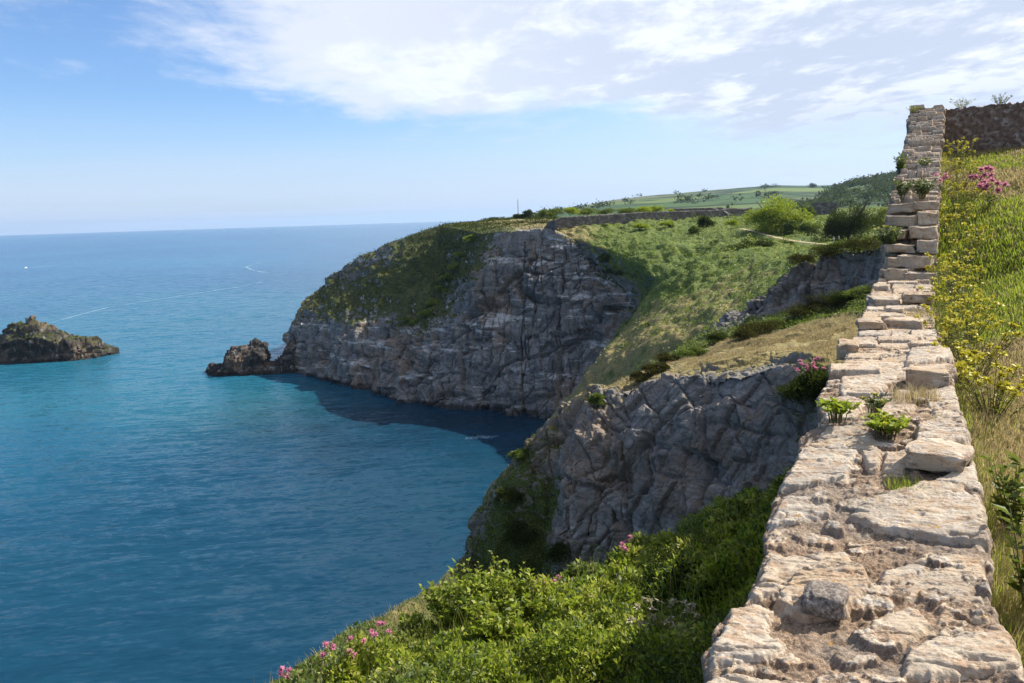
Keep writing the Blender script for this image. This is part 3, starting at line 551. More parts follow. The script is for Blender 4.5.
# turn the rim down so that the slabs show an edge
def rim(col, dx): 
    a = top[:,col].copy(); r1 = a+[dx*.012,0,-.02]; r2 = a+[-dx*.01,0,-.16]; r3 = a+[-dx*.03,0,-.30]; return [r1, r2, r3]
Lr, Rr = rim(0, -1), rim(-1, 1)
allg = np.concatenate([np.stack(Lr[::-1], 1), top, np.stack(Rr, 1)], 1)
ext = lambda A: np.concatenate([np.repeat(A[:,:1], 3, 1), A, np.repeat(A[:,-1:], 3, 1)], 1)
wob(mesh('coping', allg.reshape(-1,3), gridfaces(*allg.shape[:2]), M['wall'], wall, {'stone': ext(St).ravel(), 'tone': ext(Tn).ravel()}))
def face(side, name):
    vs_ = np.arange(-3, 26.96, .045); hs = np.linspace(0, 1, 76)
    Vg, Hg = np.meshgrid(vs_, hs); xe = (wxl(Vg) if side < 0 else wxr(Vg)); zt = wz0(Vg)-.10+wtilt(Vg)*(.45*side); zb_ = np.where(side < 0, H-6.2, np.minimum(zm(Vg)-.4, zt-.2))
    Z_ = zt+(zb_-zt)*Hg; q = np.stack([Vg.ravel()*2.6, Z_.ravel()*5.0, 0*Z_.ravel()+.5], 1); q = q+.25*np.stack([fbm(q*.8, 3, 91), fbm(q*.8, 3, 92), 0*q[:,0]], 1)
    d1, d2, idv = cells(q*[1,1,0]+[0,0,.5], 93); e = sstep(.03, .22, d2-d1)
    off = (e*(.05+.06*idv)+.02*fbm(q*3, 3, 94)-.07).reshape(Vg.shape)
    Xf = xe+side*(off-.02+.06*Hg*4*(.5 if side < 0 else 0))
    Gf = np.stack([Xf, Vg, Z_], -1)
    if side > 0: Gf = Gf[:, ::-1]; e_ = e.reshape(Vg.shape)[:, ::-1]; i_ = idv.reshape(Vg.shape)[:, ::-1]
    else: e_, i_ = e.reshape(Vg.shape), idv.reshape(Vg.shape)
    wob(mesh(name, Gf.reshape(-1,3), gridfaces(*Gf.shape[:2]), M['wall'], wall, {'stone': e_.ravel(), 'tone': i_.ravel()}))
face(-1, 'wall_face'); face(1, 'wall_face')
# far end of the wall
ve = np.array([[wxl(26.93)+.0, 26.93, H-2], [wxr(26.93), 26.93, H-2], [wxr(26.93), 26.93, wz0(26.9)-.06], [wxl(26.93), 26.93, wz0(26.9)-.06]], float)
wob(mesh('wall_end', ve, np.array([[0,1,2,3]]), M['wall'], wall, {'stone': [1]*4, 'tone': [.5]*4}))
# boulders: displaced sphere
def boulder(loc, r, seed, n=40, sq=.75):
    th, ph = np.meshgrid(np.linspace(0, 2*np.pi, n*2+1), np.linspace(0.0, np.pi, n)); d = np.stack([np.sin(ph)*np.cos(th), np.sin(ph)*np.sin(th), np.cos(ph)], -1)
    d = np.sign(d)*np.abs(d)**sq; dd = d.reshape(-1,3); k = 1+.22*fbm(dd*1.3+seed, 4, seed)+.06*fbm(dd*6+seed, 3, seed+1)
    return (dd*k[:,None]*np.array(r)+np.array(loc)), gridfaces(n, n*2+1)[:, ::-1]
bx, by = hitwall(823, 612); V_, F_ = boulder((bx, by+.06, wz0(by)+.022), (.078,.085,.050), 5, 40, .5)
M['rubble_stone'] = wallmat('rubble_stone')
g = G('grey_stone'); p = g.pos(); n_ = g.noise(p, 60, 6, .75)
M['grey_stone'] = g.out(g.bsdf(g.ramp(n_, [(.35,(.085,.07,.058)),(.5,(.22,.185,.155)),(.66,(.48,.42,.36))]), .95, .15, g.bump(g.m2('ADD', n_, g.noise(p, 180, 3, .7)), .8, .012)))
tag(mesh('stone', V_, F_, M['grey_stone'], None, {}, True), 'rounded pitted grey stone bedded in crumbling mortar on the near wall top', 'stone')
# ------------------------------------------------------------------ wall across the end of the meadow
def rubble_wall(name, label, p0, p1, zbase0, zbase1, ht, th, mat, res=.08, cellx=2.6, cellz=5, ends=True, group=None, top=None, seed=100, rough=.05):
    p0, p1 = np.array(p0, float), np.array(p1, float); L = np.linalg.norm(p1-p0); dx = (p1-p0)/L; nx = np.array([dx[1], -dx[0]])
    s = np.arange(0, L+res, res); h_ = lambda t: ht if top is None else np.interp(t, *top)
    prof = [(-.5, 0)]; nz_ = max(4, int(ht/res)); 
    rows_ = [(-1, k/nz_) for k in range(nz_+1)]+[(a, 1.0) for a in np.linspace(-1, 1, 7)[1:-1]]+[(1, 1-k/nz_) for k in range(nz_+1)]
    Gw = np.zeros((len(rows_), len(s), 3)); offn = np.zeros(Gw.shape[:2])
    for r_, (a, k) in enumerate(rows_):
        zb_ = zbase0+(zbase1-zbase0)*s/L; Gw[r_,:,:2] = p0+dx*s[:,None]-nx*(a*th/2); Gw[r_,:,2] = zb_-.3+(h_(s/L)+.3)*k
    q = np.stack([(Gw[...,0]*dx[0]+Gw[...,1]*dx[1])*cellx, Gw[...,2]*cellz, (Gw[...,0]*nx[0]+Gw[...,1]*nx[1])*cellx], -1).reshape(-1,3); q = q+.22*np.stack([fbm(q*.8, 3, seed), fbm(q*.8, 3, seed+1), 0*q[:,0]], 1)
    d1, d2, idv = cells(q, seed+2); e = sstep(.03, .2, d2-d1); N = gnormals(Gw).reshape(-1,3)
    out = Gw.reshape(-1,3)+N*((e*(.4+.6*idv)+.4*fbm(q*2, 3, seed+3))*rough*-1)[:,None]
    o = empty(name, (*p0, zbase0)); tag(o, label, 'wall', group)
    inv = Matrix.Translation(-Vector((*p0, zbase0)))
    c = mesh('masonry', out, gridfaces(*Gw.shape[:2])[:, ::-1], mat, o, {'stone': e, 'tone': idv}); c.matrix_parent_inverse = inv
    V2, F2 = [], []
    for t_ in (0, len(s)-1):
        V2.append(out.reshape(Gw.shape)[:, t_])
    nn = len(rows_); me = [list(range(nn)), [nn+k for k in range(nn)][::-1]]
    for k in range(2):
        c = mesh('wall_end', V2[k], np.array([list(range(nn))]), mat, o, {'stone': [1]*nn, 'tone': [.5]*nn}); c.matrix_parent_inverse = inv
    return o
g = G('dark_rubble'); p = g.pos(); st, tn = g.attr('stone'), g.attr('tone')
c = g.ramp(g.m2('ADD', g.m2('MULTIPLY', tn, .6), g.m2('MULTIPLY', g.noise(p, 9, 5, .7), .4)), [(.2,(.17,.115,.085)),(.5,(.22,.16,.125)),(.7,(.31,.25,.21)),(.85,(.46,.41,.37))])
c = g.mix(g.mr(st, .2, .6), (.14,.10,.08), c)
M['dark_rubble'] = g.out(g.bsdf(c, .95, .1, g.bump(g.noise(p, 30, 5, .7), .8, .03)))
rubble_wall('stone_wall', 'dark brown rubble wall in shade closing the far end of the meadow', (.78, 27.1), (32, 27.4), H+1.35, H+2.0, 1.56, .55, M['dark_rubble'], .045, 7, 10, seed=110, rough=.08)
# squared stones set proud of the wall: the stepped rise and the few thick blocks
def block(loc, size, rz, seed, n=34, sq=.15):
    V, Fc = boulder((0,0,0), (.5,.5,.5), seed, n, sq); V = V*np.array(size)/np.abs(V).max(0)*.5
    q = V*np.array([6,6,16])+seed; nrm_ = unit(V/np.array(size)); V = V+nrm_*(.05*fbm(q*.7, 4, seed)+.02*fbm(V*28+seed, 4, seed+1)-.012*sstep(.2,.6,fbm(q*2.2,3,seed+2)))[:,None]
    c, s_ = math.cos(rz), math.sin(rz); V = V@np.array([[c,s_,0],[-s_,c,0],[0,0,1]])+np.array(loc); return V, Fc
def wall_block(px, py, wpx, hpx, v, dep, seed, tn):
    r = ray(px, py); p = EYE+r*(v/r[1]); sc = (v/r[1])/F
    V, Fc = block((p[0], v+dep/2, p[2]), (wpx*sc*random.Random(seed+1).uniform(.85,1.2), dep, hpx*sc*random.Random(seed+2).uniform(.75,1.35)), random.Random(seed).uniform(-.25,.25), seed)
    wob(mesh('coping_stone', V, Fc, M['wall'], wall, {'stone': np.clip(.75+.8*fbm(V*5, 3, seed), 0, 1), 'tone': np.full(len(V), tn)}, True))
for i, a in enumerate([(898,276,27,12,16.3,.5),(922,278,26,13,16.2,.5),(893,263,18,11,16.7,.5),(917,262,34,13,16.65,.5),(900,249,30,12,17.05,.5),(927,247,22,13,17.0,.5),
        (896,235,24,12,17.4,.5),(923,233,30,13,17.4,.5),(903,221,28,12,17.75,.5),(928,219,22,13,17.75,.5),(902,208,26,10,18.2,.5),(926,206,25,10,18.2,.5),
        (929,383,46,22,6.6,.42),(940,467,54,28,4.35,.36),(846,354,24,14,9.0,.5),(905,326,34,8,11.3,.5),(868,326,22,9,11.0,.5),(884,303,30,8,13.4,.5),(920,299,26,8,13.4,.5)]): wall_block(*a, 200+i, [.5,.8,.35,.65][i % 4])
# ================================================================== vegetation
def cluster_leaves(c, rad, n, size, lobes=9, out=.75, seed=None, aspect=.55, squash=.75, low=0.0):
    """a crown made of lobes: leaves near each lobe's skin -> V, F, tint"""
    R = np.array(rad, float); L = []
    for k in range(lobes):
        d = rng.normal(size=3); d[2] = abs(d[2])*.9-low*.3; d /= np.linalg.norm(d); L.append((d*R*rng.uniform(.38,.70), rng.uniform(.30,.46)))
    idx = rng.integers(0, lobes, n); ctr = np.array([l[0] for l in L])[idx]; lr = np.array([l[1] for l in L])[idx][:,None]
    d = unit(rng.normal(size=(n,3))); d[:,2] = np.where((d[:,2] < -.3), -d[:,2], d[:,2]); rr_ = rng.random((n,1))**.35
    p = ctr+d*lr*R*rr_*np.array([1,1,squash+.25]); ax = unit(d*out+rng.normal(size=(n,3))*.5+[0,0,.25])
    t = np.clip(rng.random(n)*.75+.25*rng.random(lobes)[idx], 0, 1)
    V, Fc, T = leaves(p+np.array(c), ax, size*(.6+.8*rng.random(n)), aspect, t); return V, Fc, T
def bush(name, label, cat, base, rad, n, size, mat, group=None, lobes=9, low=.2):
    """base = ground point; foliage mesh with stems"""
    base = np.array(base, float); o = empty(name, base); tag(o, label, cat, group)
    V, Fc, T = cluster_leaves((0,0,rad[2]*.12), rad, int(n*1.9), size*.72, lobes+4, low=low); V[:,2] = np.maximum(V[:,2], -.3*rad[2])
    mesh('foliage', V, Fc, mat, o, {'tint': T})
    paths = []
    for k in range(6):
        a = rng.random()*6.28; e = np.array([math.cos(a)*rad[0]*.5, math.sin(a)*rad[1]*.5, rad[2]*.6]); paths.append([np.zeros(3)-[0,0,.3], e*.4+[0,0,.1*rad[2]], e])
    V, Fc = tubes(paths, max(.012, rad[2]*.02)); mesh('stem', V, Fc, M['bark'], o); return o
def tree(name, label, base, rad, hgt, n, size, mat, group=None, lobes=14):
    base = np.array(base, float); o = empty(name, base); tag(o, label, 'tree', group)
    V, Fc, T = cluster_leaves((0,0,hgt*.14), (rad[0], rad[1], hgt*.86), int(n*2.2), size*.7, lobes+8, low=1.0); V[:,2] = np.maximum(V[:,2], .05)
    mesh('crown', V, Fc, mat, o, {'tint': T})
    paths = [[(0,0,-.5),(.1,0,hgt*.2),(.2,.1,hgt*.45),(.1,.2,hgt*.75)]]
    for k in range(7):
        a = rng.random()*6.28; e = np.array([math.cos(a)*rad[0]*.65, math.sin(a)*rad[1]*.65, hgt*rng.uniform(.45,.85)]); paths.append([(0,0,hgt*.12), e*.45+[0,0,hgt*.1], e])
    V, Fc = tubes(paths, .28*hgt/8, .05*hgt/8, 6); mesh('trunk', V, Fc, M['bark'], o); return o
def hgrid(Gd):       # height lookup on a patch (nearest vertex in plan)
    q = Gd.reshape(-1,3)
    def f(x, y): k = np.argmin((q[:,0]-x)**2+(q[:,1]-y)**2); return q[k,2]
    return f
def nearest_on(Gd, px, py):
    """the grid vertex seen on a bearing (nearest to the eye among those close to it)"""
    q = Gd.reshape(-1,3)-EYE; c = q@CR; z = -c[:,2]; ok = z > .5; x = W/2+F*c[:,0]/np.where(ok, z, 1); y = HH/2-F*c[:,1]/np.where(ok, z, 1)
    e = np.where(ok, np.hypot(x-px, y-py), 1e9); m = e < e.min()+2.0; k = np.where(m)[0]; return Gd.reshape(-1,3)[k[np.argmin(z[k])]]
def vis_weight(Gd, x0=-60, x1=1090, y0=-60, y1=760):
    q = Gd-EYE; c = q@CR; z = -c[...,2]; x = W/2+F*c[...,0]/np.maximum(z, .3); y = HH/2-F*c[...,1]/np.maximum(z, .3)
    return ((z > .3) & (x > x0) & (x < x1) & (y > y0) & (y < y1)).astype(float), np.maximum(z, .5)
def stuff(name, V, Fc, mat, T): return tag(mesh(name, V, Fc, mat, None, {'tint': T}), kind='stuff')
# --- leafy cover under the wall
w, dz = vis_weight(GE); w[int(GE.shape[0]*.82):] = 0
n = 300000; p, nr_, i, j = gsample(GE, n, w/dz**.7)
nr_ = np.where(nr_[:,2:] < 0, -nr_, nr_)
hump = .06+.75*sstep(-.35, .6, fbm(p*.9, 4, 301))**1.5; p = p+np.array([0,0,1])*(hump*rng.random(n)**.6)[:,None]
ax = unit(nr_*.5+rng.normal(size=(n,3))*.7+[0,0,.35]); kind = fbm(p*.55, 4, 302)+.25*rng.normal(size=n)
dist = np.linalg.norm(p-EYE, axis=1); sz = (.045+.075*rng.random(n))*np.clip(dist/11, .8, 1.6)
k2_ = fbm(p*2.3, 3, 304)+.35*rng.normal(size=n)
for nm, m, mat, asp in (('ground_cover', (kind > -.12) & (k2_ < .38), M['leaf_bright'], .5), ('ground_cover', (kind <= -.12) & (k2_ < .38), M['leaf_mid'], .42), ('ground_cover', (k2_ >= .38) & (k2_ < .52), M['leaf_grey'], .35), ('ground_cover', k2_ >= .52, M['leaf_golden'], .3)):
    V, Fc, T = leaves(p[m], ax[m], sz[m], asp, np.clip(  .56+.75*fbm(p[m]*1.9, 3, 303)+.28*rng.normal(size=m.sum()), 0, 1)); stuff(nm, V, Fc, mat, T)
# grassy blades among them
p, nr_, i, j = gsample(GE, 3000, w*(fbm(GE.reshape(-1,3)*.5, 3, 305).reshape(w.shape) > -.05)/dz**.7)
V, Fc, T = blades(p+[0,0,.2], .2+.4*rng.random(len(p)), .008, .7, np.clip(.5+.3*rng.normal(size=len(p)), 0, 1)); stuff('long_grass', V, Fc, M['grass_green'], T)
# --- scrub on the headland
w, dz = vis_weight(GA); w = w*np.clip(vA-.35, 0, 1)*(fbm(GA.reshape(-1,3)*.07, 4, 321).reshape(vA.shape) > -.25)
n = 70000; p, nr_, i, j = gsample(GA, n, w); t = np.clip(.4+.5*fbm(p*.09, 4, 322)+.22*rng.normal(size=n), 0, 1)
clump = sstep(-.1, .5, fbm(p*.2, 4, 323)); p = p+unit(nr_*np.sign(nr_[:,2:])+[0,0,.5])*(clump*1.3*rng.random(n))[:,None]
V, Fc, T = leaves(p, unit(rng.normal(size=(n,3))*.8+[0,0,.4]), .3+.45*rng.random(n), .6, t); stuff('scrub', V, Fc, M['leaf_dark'], T)
# --- ivy and brambles on the shaded cliff end, tussocks on the terrace
w, dz = vis_weight(GD); nzD = gnormals(GD)[...,2]; wi = w*np.clip(vD-.3, 0, 1)*(dD < .45)/dz
n = 90000; p, nr_, i, j = gsample(GD, n, wi); s_ = np.where(((p-EYE)*nr_).sum(1) > 0, -1, 1)[:,None]; p = p+nr_*s_*(.35*rng.random((n,1))*sstep(-.2,.4,fbm(p*.6,3,331))[:,None])+[0,0,.05]
V, Fc, T = leaves(p, unit(nr_*s_*.6+rng.normal(size=(n,3))*.6), (.07+.10*rng.random(n))*np.clip(np.linalg.norm(p-EYE,axis=1)/45,.8,1.6), .7, np.clip(.45+.4*fbm(p*.5,3,332)+.25*rng.normal(size=n),0,1)); stuff('ivy', V, Fc, M['leaf_mid'], T)
wt = w*np.clip(vD-.4, 0, 1)*(nzD**2 > .3)*np.clip(dD, .1, 1)/dz
n = 70000; p, nr_, i, j = gsample(GD, n, wt*(fbm(GD.reshape(-1,3)*.5,4,333).reshape(w.shape) > -.15)); V, Fc, T = blades(p, .08+.16*rng.random(n), .022, .9, np.clip(.35+.4*fbm(p*.4,3,334)+.2*rng.normal(size=n),0,1)); stuff('turf', V, Fc, M['grass_dry'], T)
w, dz = vis_weight(GG); n = 60000; p, nr_, i, j = gsample(GG, n, w/dz); m = rng.random(n) < np.where((np.linalg.norm(p-EYE, axis=1) > 22), .5, .12)
V, Fc, T = blades(p[m], (.12+.25*rng.random(m.sum())), .015, .7); stuff('turf', V, Fc, M['grass_dry'], T)
V, Fc, T = leaves(p[~m]+[0,0,.1], unit(rng.normal(size=((~m).sum(),3))*.7+[0,0,.5]), .06+.08*rng.random((~m).sum()), .5); stuff('ground_cover', V, Fc, M['leaf_mid'], T)
# --- meadow grass
w, dz = vis_weight(GF, 880, 1700, 90, 1100); w[:, xs > 13] = 0; w[ys > 27.0] = 0; w[:, xs < .42] = 0
n = 340000; p, nr_, i, j = gsample(GF, n, w/dz**1.25)
dr = sstep(-.25, .35, fbm(p*.45, 4, 341)+.25*fbm(p*2.5, 3, 342)+np.interp(p[:,1], [3,5,8,11,14,18,22,27], [.3,.6,.6,.35,-.5,-.35,.15,.3])); edge = np.exp(-np.abs(p[:,0]-wxr(p[:,1]))/.25)
isdry = rng.random(n) < np.clip(dr+.02-.75*edge, .08, .95); keep = rng.random(n) < np.where((p[:,1] < 9) & (dr > .6) & (edge < .3), .5, 1)
h = (.025+.06*rng.random(n)+.25*edge*rng.random(n))*np.interp(p[:,1], [10,13,19,22], [1,2,2,1.3]); dist = np.linalg.norm(p-EYE, axis=1)
for m, mat in ((isdry & keep, M['grass_dry']), (~isdry & keep, M['grass_green'])):
    V, Fc, T = blades(p[m], h[m], np.clip(.0010*dist[m], .003, .02), .8, np.clip(.5+.3*fbm(p[m]*1.2,3,343)+.22*rng.normal(size=m.sum()),0,1)); stuff('meadow_grass', V, Fc, mat, T)
# ================================================================== the rest of the place
# --- hills
def hillmat():
    g = G('hill_fields'); p = g.pos(); q = g.sv(p, (1,1,0))
    q = g.n('ShaderNodeVectorMath', {0: q, 1: g.sv(g.n('ShaderNodeTexNoise', {'Vector': q, 'Scale': .004, 'Detail': 2}).outputs['Color'], (120,120,0))}, operation='ADD').outputs[0]
    fld = g.n('ShaderNodeTexVoronoi', {'Vector': q, 'Scale': .0028}).outputs['Color']; v_ = g.n('ShaderNodeSeparateXYZ', {0: fld}).outputs[0]
    c = g.ramp(v_, [(.0,(.035,.07,.03)), (.3,(.055,.10,.035)), (.55,(.12,.16,.045)), (.75,(.045,.085,.04)), (1,(.15,.15,.07))])
    e = g.vor(q, .0028, 'DISTANCE_TO_EDGE'); c = g.mix(g.mr(e, .015, .05, 1, 0), c, (.02,.035,.016))
    c = g.mix(g.mr(g.noise(q, .0035, 4, .6), .56, .62, 0, .9), c, (.022,.038,.018))
    return g.out(g.bsdf(c, .95, .1))
M['hill_fields'] = hillmat()
def hills(name, crest, d0, y0, seed, amp):
    rows_ = [[], [], [], []]
    for x, y, d in crest:
        a = P(x, y0(x), d0); c = P(x, y, d); b = c+unit((c-a)[None])[0]*np.array([600,600,0])+[0,0,-60]
        for r_, t in zip(rows_, (a, a+(c-a)*.5+[0,0,(c-a)[2]*.04], c, b)): r_.append(np.r_[t, 0, 0])
    B = resample(np.array(rows_), 60, 160, 3)[...,:3]; B[...,2] += amp*fbm(B.reshape(-1,3)/220*[1,1,0], 4, seed).reshape(B.shape[:2])*np.linspace(0,1,60)[:,None]
    tag(mesh(name, B.reshape(-1,3), gridfaces(60,160), M['hill_fields'], None, {}, True), kind='structure'); return B
hz = lambda x: 233.2-.0306*x
HB1 = hills('hills', [(535,213.5,2600),(570,206.8,2600),(600,201.8,2700),(640,196.5,2800),(680,193,2900),(715,189.5,3000),(750,186.5,3000),(775,184.5,3000),(800,185,3000),(830,184.8,3000),(870,182,3000),(920,178,3000),(1000,172,3000),(1100,165,3000)], 900, lambda x: hz(x)+7, 401, 5)
HB2 = hills('hills', [(785,210,1300),(805,205,1350),(822,197,1400),(835,190,1400),(850,183.5,1450),(870,179.5,1450),(895,175,1500),(950,168,1500),(1020,162,1500),(1100,158,1500)], 800, lambda x: hz(x)+6, 402, 4)
# woods and hedge lines on the hills (one mass, far off)
def woods(B, n, wgt, size, jit, name='woodland'):
    p, nr_, i, j = gsample(B, n, wgt); ctr = p; m = 40
    P3 = np.repeat(ctr, m, 0)+rng.normal(size=(n*m,3))*np.repeat(size*(.6+.6*rng.random(n)), m)[:,None]*[1,1,.7]*.5+np.array([0,0,jit])
    V, Fc, T = leaves(P3, unit(rng.normal(size=(n*m,3))*.7+[0,0,.6]), size*(.25+.25*rng.random(n*m)), .9, np.clip(.5+.3*rng.normal(size=n*m), 0, 1)); stuff(name, V, Fc, M['leaf_dark'], T)
q = HB2.reshape(-1,3); woods(HB2, 3800, (sstep(-.3,-.1,fbm(q/260*[1,1,0]+3, 3, 403)).reshape(HB2.shape[:2])*np.linspace(.0,1,60)[:,None])+.01, 9, 3)
q = HB1.reshape(-1,3); woods(HB1, 260, ((sstep(.2,.3,fbm(q/500*[1,1,0]+7, 3, 404))+1.2*(ridge(q/420*[1,1,0], 1, 405) > .965)).reshape(HB1.shape[:2])*np.linspace(.3,1,60)[:,None]), 12, 4)
for i, (x, y, d, w_, h_, lab) in enumerate([(811,185.2,2980,16,15,'wider of two tiny dark trees on the far skyline'),(832,184.8,2980,11,14,'smallest lone round tree on the far skyline near the wooded hill'),(772,184.8,2990,42,12,'long low dark copse on the far hilltop')]):
    b = nearest_on(HB1, x, y); tree('tree', lab, b, (w_,w_*.7,h_*.5), h_, 500, 3.2, M['leaf_dark'], 'trees on the far hill crest', 6)
# --- rocks in the sea
def searock(name, lab, cols, seed, amp, back=16, nr=110, nc=220, veg=.0):
    rows_ = [[] for _ in range(7)]
    for x, yb, yc in cols:
        d = S(x, yb); b = P(x, yb, d); r = ray(x, yb); f = np.array([r[0], r[1], 0]); f /= np.linalg.norm(f)
        dc = d+3+.35*(yb-yc)/F*d; c = P(x, yc, dc); h_ = c[2]
        pts = [b-f*1.5+[0,0,-4], b, b+f*.8+[0,0,min(2.2, h_*.6)], b+f*2.0+[0,0,h_*.62], c, c+f*back*.5+[0,0,-h_*.35], c+f*back+[0,0,-h_-4]]
        for k, t in enumerate(pts): rows_[k].append(np.r_[t, veg if k in (3,4,5) else 0, .2])
    B = resample(np.array(rows_), nr, nc, 0); Gd = rockify(B[...,:3], amp, 5., B[...,3]*0, seed, .5, .2)
    o = empty(name, tuple(B[nr//2, nc//2,:3]*[1,1,0])); tag(o, lab, 'rock')
    c = mesh('rock', Gd.reshape(-1,3), gridfaces(nr, nc), M['rock_sea'], o, {'veg': B[...,3].ravel(), 'dry': B[...,4].ravel()}); c.matrix_parent_inverse = Matrix.Translation(-Vector(o.location)); return o, Gd
ro, RG = searock('rock_islet', 'dark craggy rock islet with a green cap rising from the open sea', [(-60,362,356),(-45,362,346),(-25,363,342),(-8,363.5,340),(1,364,336),(8,363.8,327),(20,363.5,323),(28,363.2,318.5),(35,363,317.5),(43,362.5,320),(52,362,325),(60,361.5,327),(70,361,332),(80,360,337.5),(86,359.5,340),(90,359,337.5),(97,358,338),(104,356.5,345),(112,355,350),(119,353.3,352)], 501, 1.5, 26, veg=.42)
for (x, y) in ((40,326),(46,329),(30,322)):
    pass
searock('sea_stack', 'small dark block of rock standing off the tip of the headland', [(205.5,375.3,373.5),(208,375.6,368),(214,375.8,362),(222,375.9,361),(225,375.9,348),(233,375.6,345),(243,375.4,343),(252,375,340),(256,374.9,338.5),(262,374.6,342),(266,374.4,345),(267.5,374.4,362),(274,374,363.5),(279,373.6,358),(284,373.2,348),(290,372.8,340),(296,372.5,330)], 511, 1.3, 12)
# --- boat and wakes
bd = S(26, 268.2); bp = P(26, 268.2, bd); hd = unit(np.array([P(22,269,S(22,269))-P(60,265,S(60,265))]))[0]; ba = math.atan2(hd[1], hd[0])
bo = empty('motor_boat', (bp[0], bp[1], 0)); bo.rotation_euler = (0,0,ba); tag(bo, 'tiny white motor boat far out with a white wake behind it', 'boat')
M['white_paint'] = plain('white_paint', (.82,.82,.80), .4, .4); M['dark_glass'] = plain('dark_glass', (.03,.04,.05), .1, .5); M['grey_metal'] = plain('grey_metal', (.16,.17,.18), .5, .4)
hl = []
for x, hw, zt_ in ((-3.2,1.1,.75),(-2,1.25,.8),(0,1.3,.9),(1.8,1.0,1.1),(3.0,.45,1.3),(3.6,.04,1.45)):
    hl.append([(x,-hw,zt_),(x,-hw*.85,.1),(x,0,-.35),(x,hw*.85,.1),(x,hw,zt_)])
hl = np.array(hl, float); deck = np.stack([hl[:,0], hl[:,4]], 1)-[0,0,.12]
V = np.concatenate([hl.reshape(-1,3), deck.reshape(-1,3), hl[0]]); F1 = gridfaces(6,5); F2 = gridfaces(6,2)+30
mesh('hull', V, [F1, F2, np.array([[42,43,44,45,46]])], M['white_paint'], bo)
V, Fc = boxes([((.1,0,1.35),(2.0,1.7,1.0),0)]); V[V[:,2] > 1.5] *= [.8,.85,1]; mesh('cabin', V, Fc, M['white_paint'], bo)
V, Fc = boxes([((1.05,0,1.5),(.06,1.35,.5),0)]); mesh('windscreen', V, Fc, M['dark_glass'], bo)
V, Fc = boxes([((-3.35,0,.6),(.4,.5,1.0),0)]); mesh('outboard_motor', V, Fc, M['dark_glass'], bo)
def foam(name, pts, wds, seed, dens=.55, zz=.04, bright=.62):
    """broken strip of foam lying on the water"""
    q = np.array([P(x, y, S(x, y))*[1,1,0]+[0,0,zz] for x, y in pts]); n = 260; L = np.r_[0, np.cumsum(np.linalg.norm(np.diff(q,axis=0),axis=1))]; t = np.linspace(0, L[-1], n)
    c = np.stack([np.interp(t, L, q[:,k]) for k in range(3)], 1); wd = np.interp(t, L, wds); tg = unit(np.gradient(c, axis=0)); sd_ = np.stack([-tg[:,1], tg[:,0], 0*tg[:,0]], 1); m = 7
    a = np.linspace(-1, 1, m); Gs = c[:,None]+sd_[:,None]*(a[None,:,None]*wd[:,None,None]/2)+.12*wd[:,None,None]*rng.normal(size=(n,m,1))*sd_[:,None]
    f = gridfaces(n, m); keep = fbm(Gs.reshape(-1,3)[f[:,0]]*np.array([.12,.12,1]), 4, seed)+.3*rng.normal(size=len(f)) < (dens-.5)*1.2; f = f[keep]
    o = mesh(name, Gs.reshape(-1,3), f, M['foam']); tag(o, kind='stuff')
M['foam'] = plain('foam', (.20,.33,.42), .8, .2)
foam('wake', [(27,268),(35,267.4),(41,266.6),(52,265.4),(62,264.6)], [2.5,4,4,3,1.5], 601, .72)
foam('foam_line', [(50,323),(75,316),(105,308),(135,303),(170,297.5),(205,292),(235,287.5),(262,282)], [1.2,1.6,1.6,1.6,1.8,2,2,2], 602, .7)
foam('foam_line', [(268,273),(252,270),(246,267),(254,264),(262,262)], [3,4,4,3,2], 603, .55)
foam('foam_line', [(465,439),(478,437),(490,437.5),(498,436)], [1.5,2.2,2.0,1], 604, .38)
# --- mast on the headland
mb = P(518.3, 218.5, 290); mo = empty('radio_mast', mb); tag(mo, 'slim grey pole standing on the skyline of the headland', 'mast')
V, Fc = tubes([[(0,0,-1.5),(0,0,3.0),(0,0,7.6)]], .17, .12, 8); mesh('pole', V, Fc, M['grey_metal'], mo)
V, Fc = boxes([((0,0,-.9),(.8,.8,.6),0)]); mesh('base', V, Fc, M['grey_metal'], mo)
# --- fort walls on the plateau
g = G('fort_stone'); p = g.pos(); st, tn = g.attr('stone'), g.attr('tone')
c = g.ramp(g.m2('ADD', g.m2('MULTIPLY', tn, .5), g.m2('MULTIPLY', g.noise(p, 1.5, 5, .7), .5)), [(.25,(.07,.065,.06)),(.5,(.12,.11,.10)),(.75,(.20,.185,.17))])
M['fort_stone'] = g.out(g.bsdf(g.mix(g.mr(st,.2,.6), (.09,.08,.075), c), .95, .1, g.bump(g.noise(p, 4, 5, .7), .6, .1)))
def fort(lab, pts, ht, th, seed, top=None, name='fort_wall', grp=None, sink=0):
    a, b = P(*pts[0]), P(*pts[1]); return rubble_wall(name, lab, a[:2], b[:2], a[2]-sink, b[2]-sink, ht, th, M['fort_stone'], .28, 1.1, 2.0, seed=seed, rough=.12, group=grp, top=top)
fort('long straight grey fort wall crossing the clifftop', [(549,227.5,217),(722,217.5,246)], 2.6, 1.2, 701, ([0,.02,.06,.5,1],[1.0,2.0,2.9,3.2,2.6]))
fort('short sloping stone wall end facing the sea above the cliff edge', [(545.5,230.5,219),(556,229,211)], 2.6, 1.0, 702, ([0,.4,1],[.8,2.4,2.6]))
fort('low broken ruin of dark stone left of the pale bush', [(709,216.5,255),(728,217.5,250)], 2.6, 1.6, 703, ([0,.1,.4,.5,.8,1],[2.6,3.2,2.8,2.0,2.3,1.4]), 'ruined_wall')
fort('second low ruin of dark stone right behind the first', [(722,215.5,262),(750,214.5,268)], 2.4, 2.0, 704, ([0,.3,.7,1],[2.2,2.6,2.2,2.6]), 'ruined_wall')
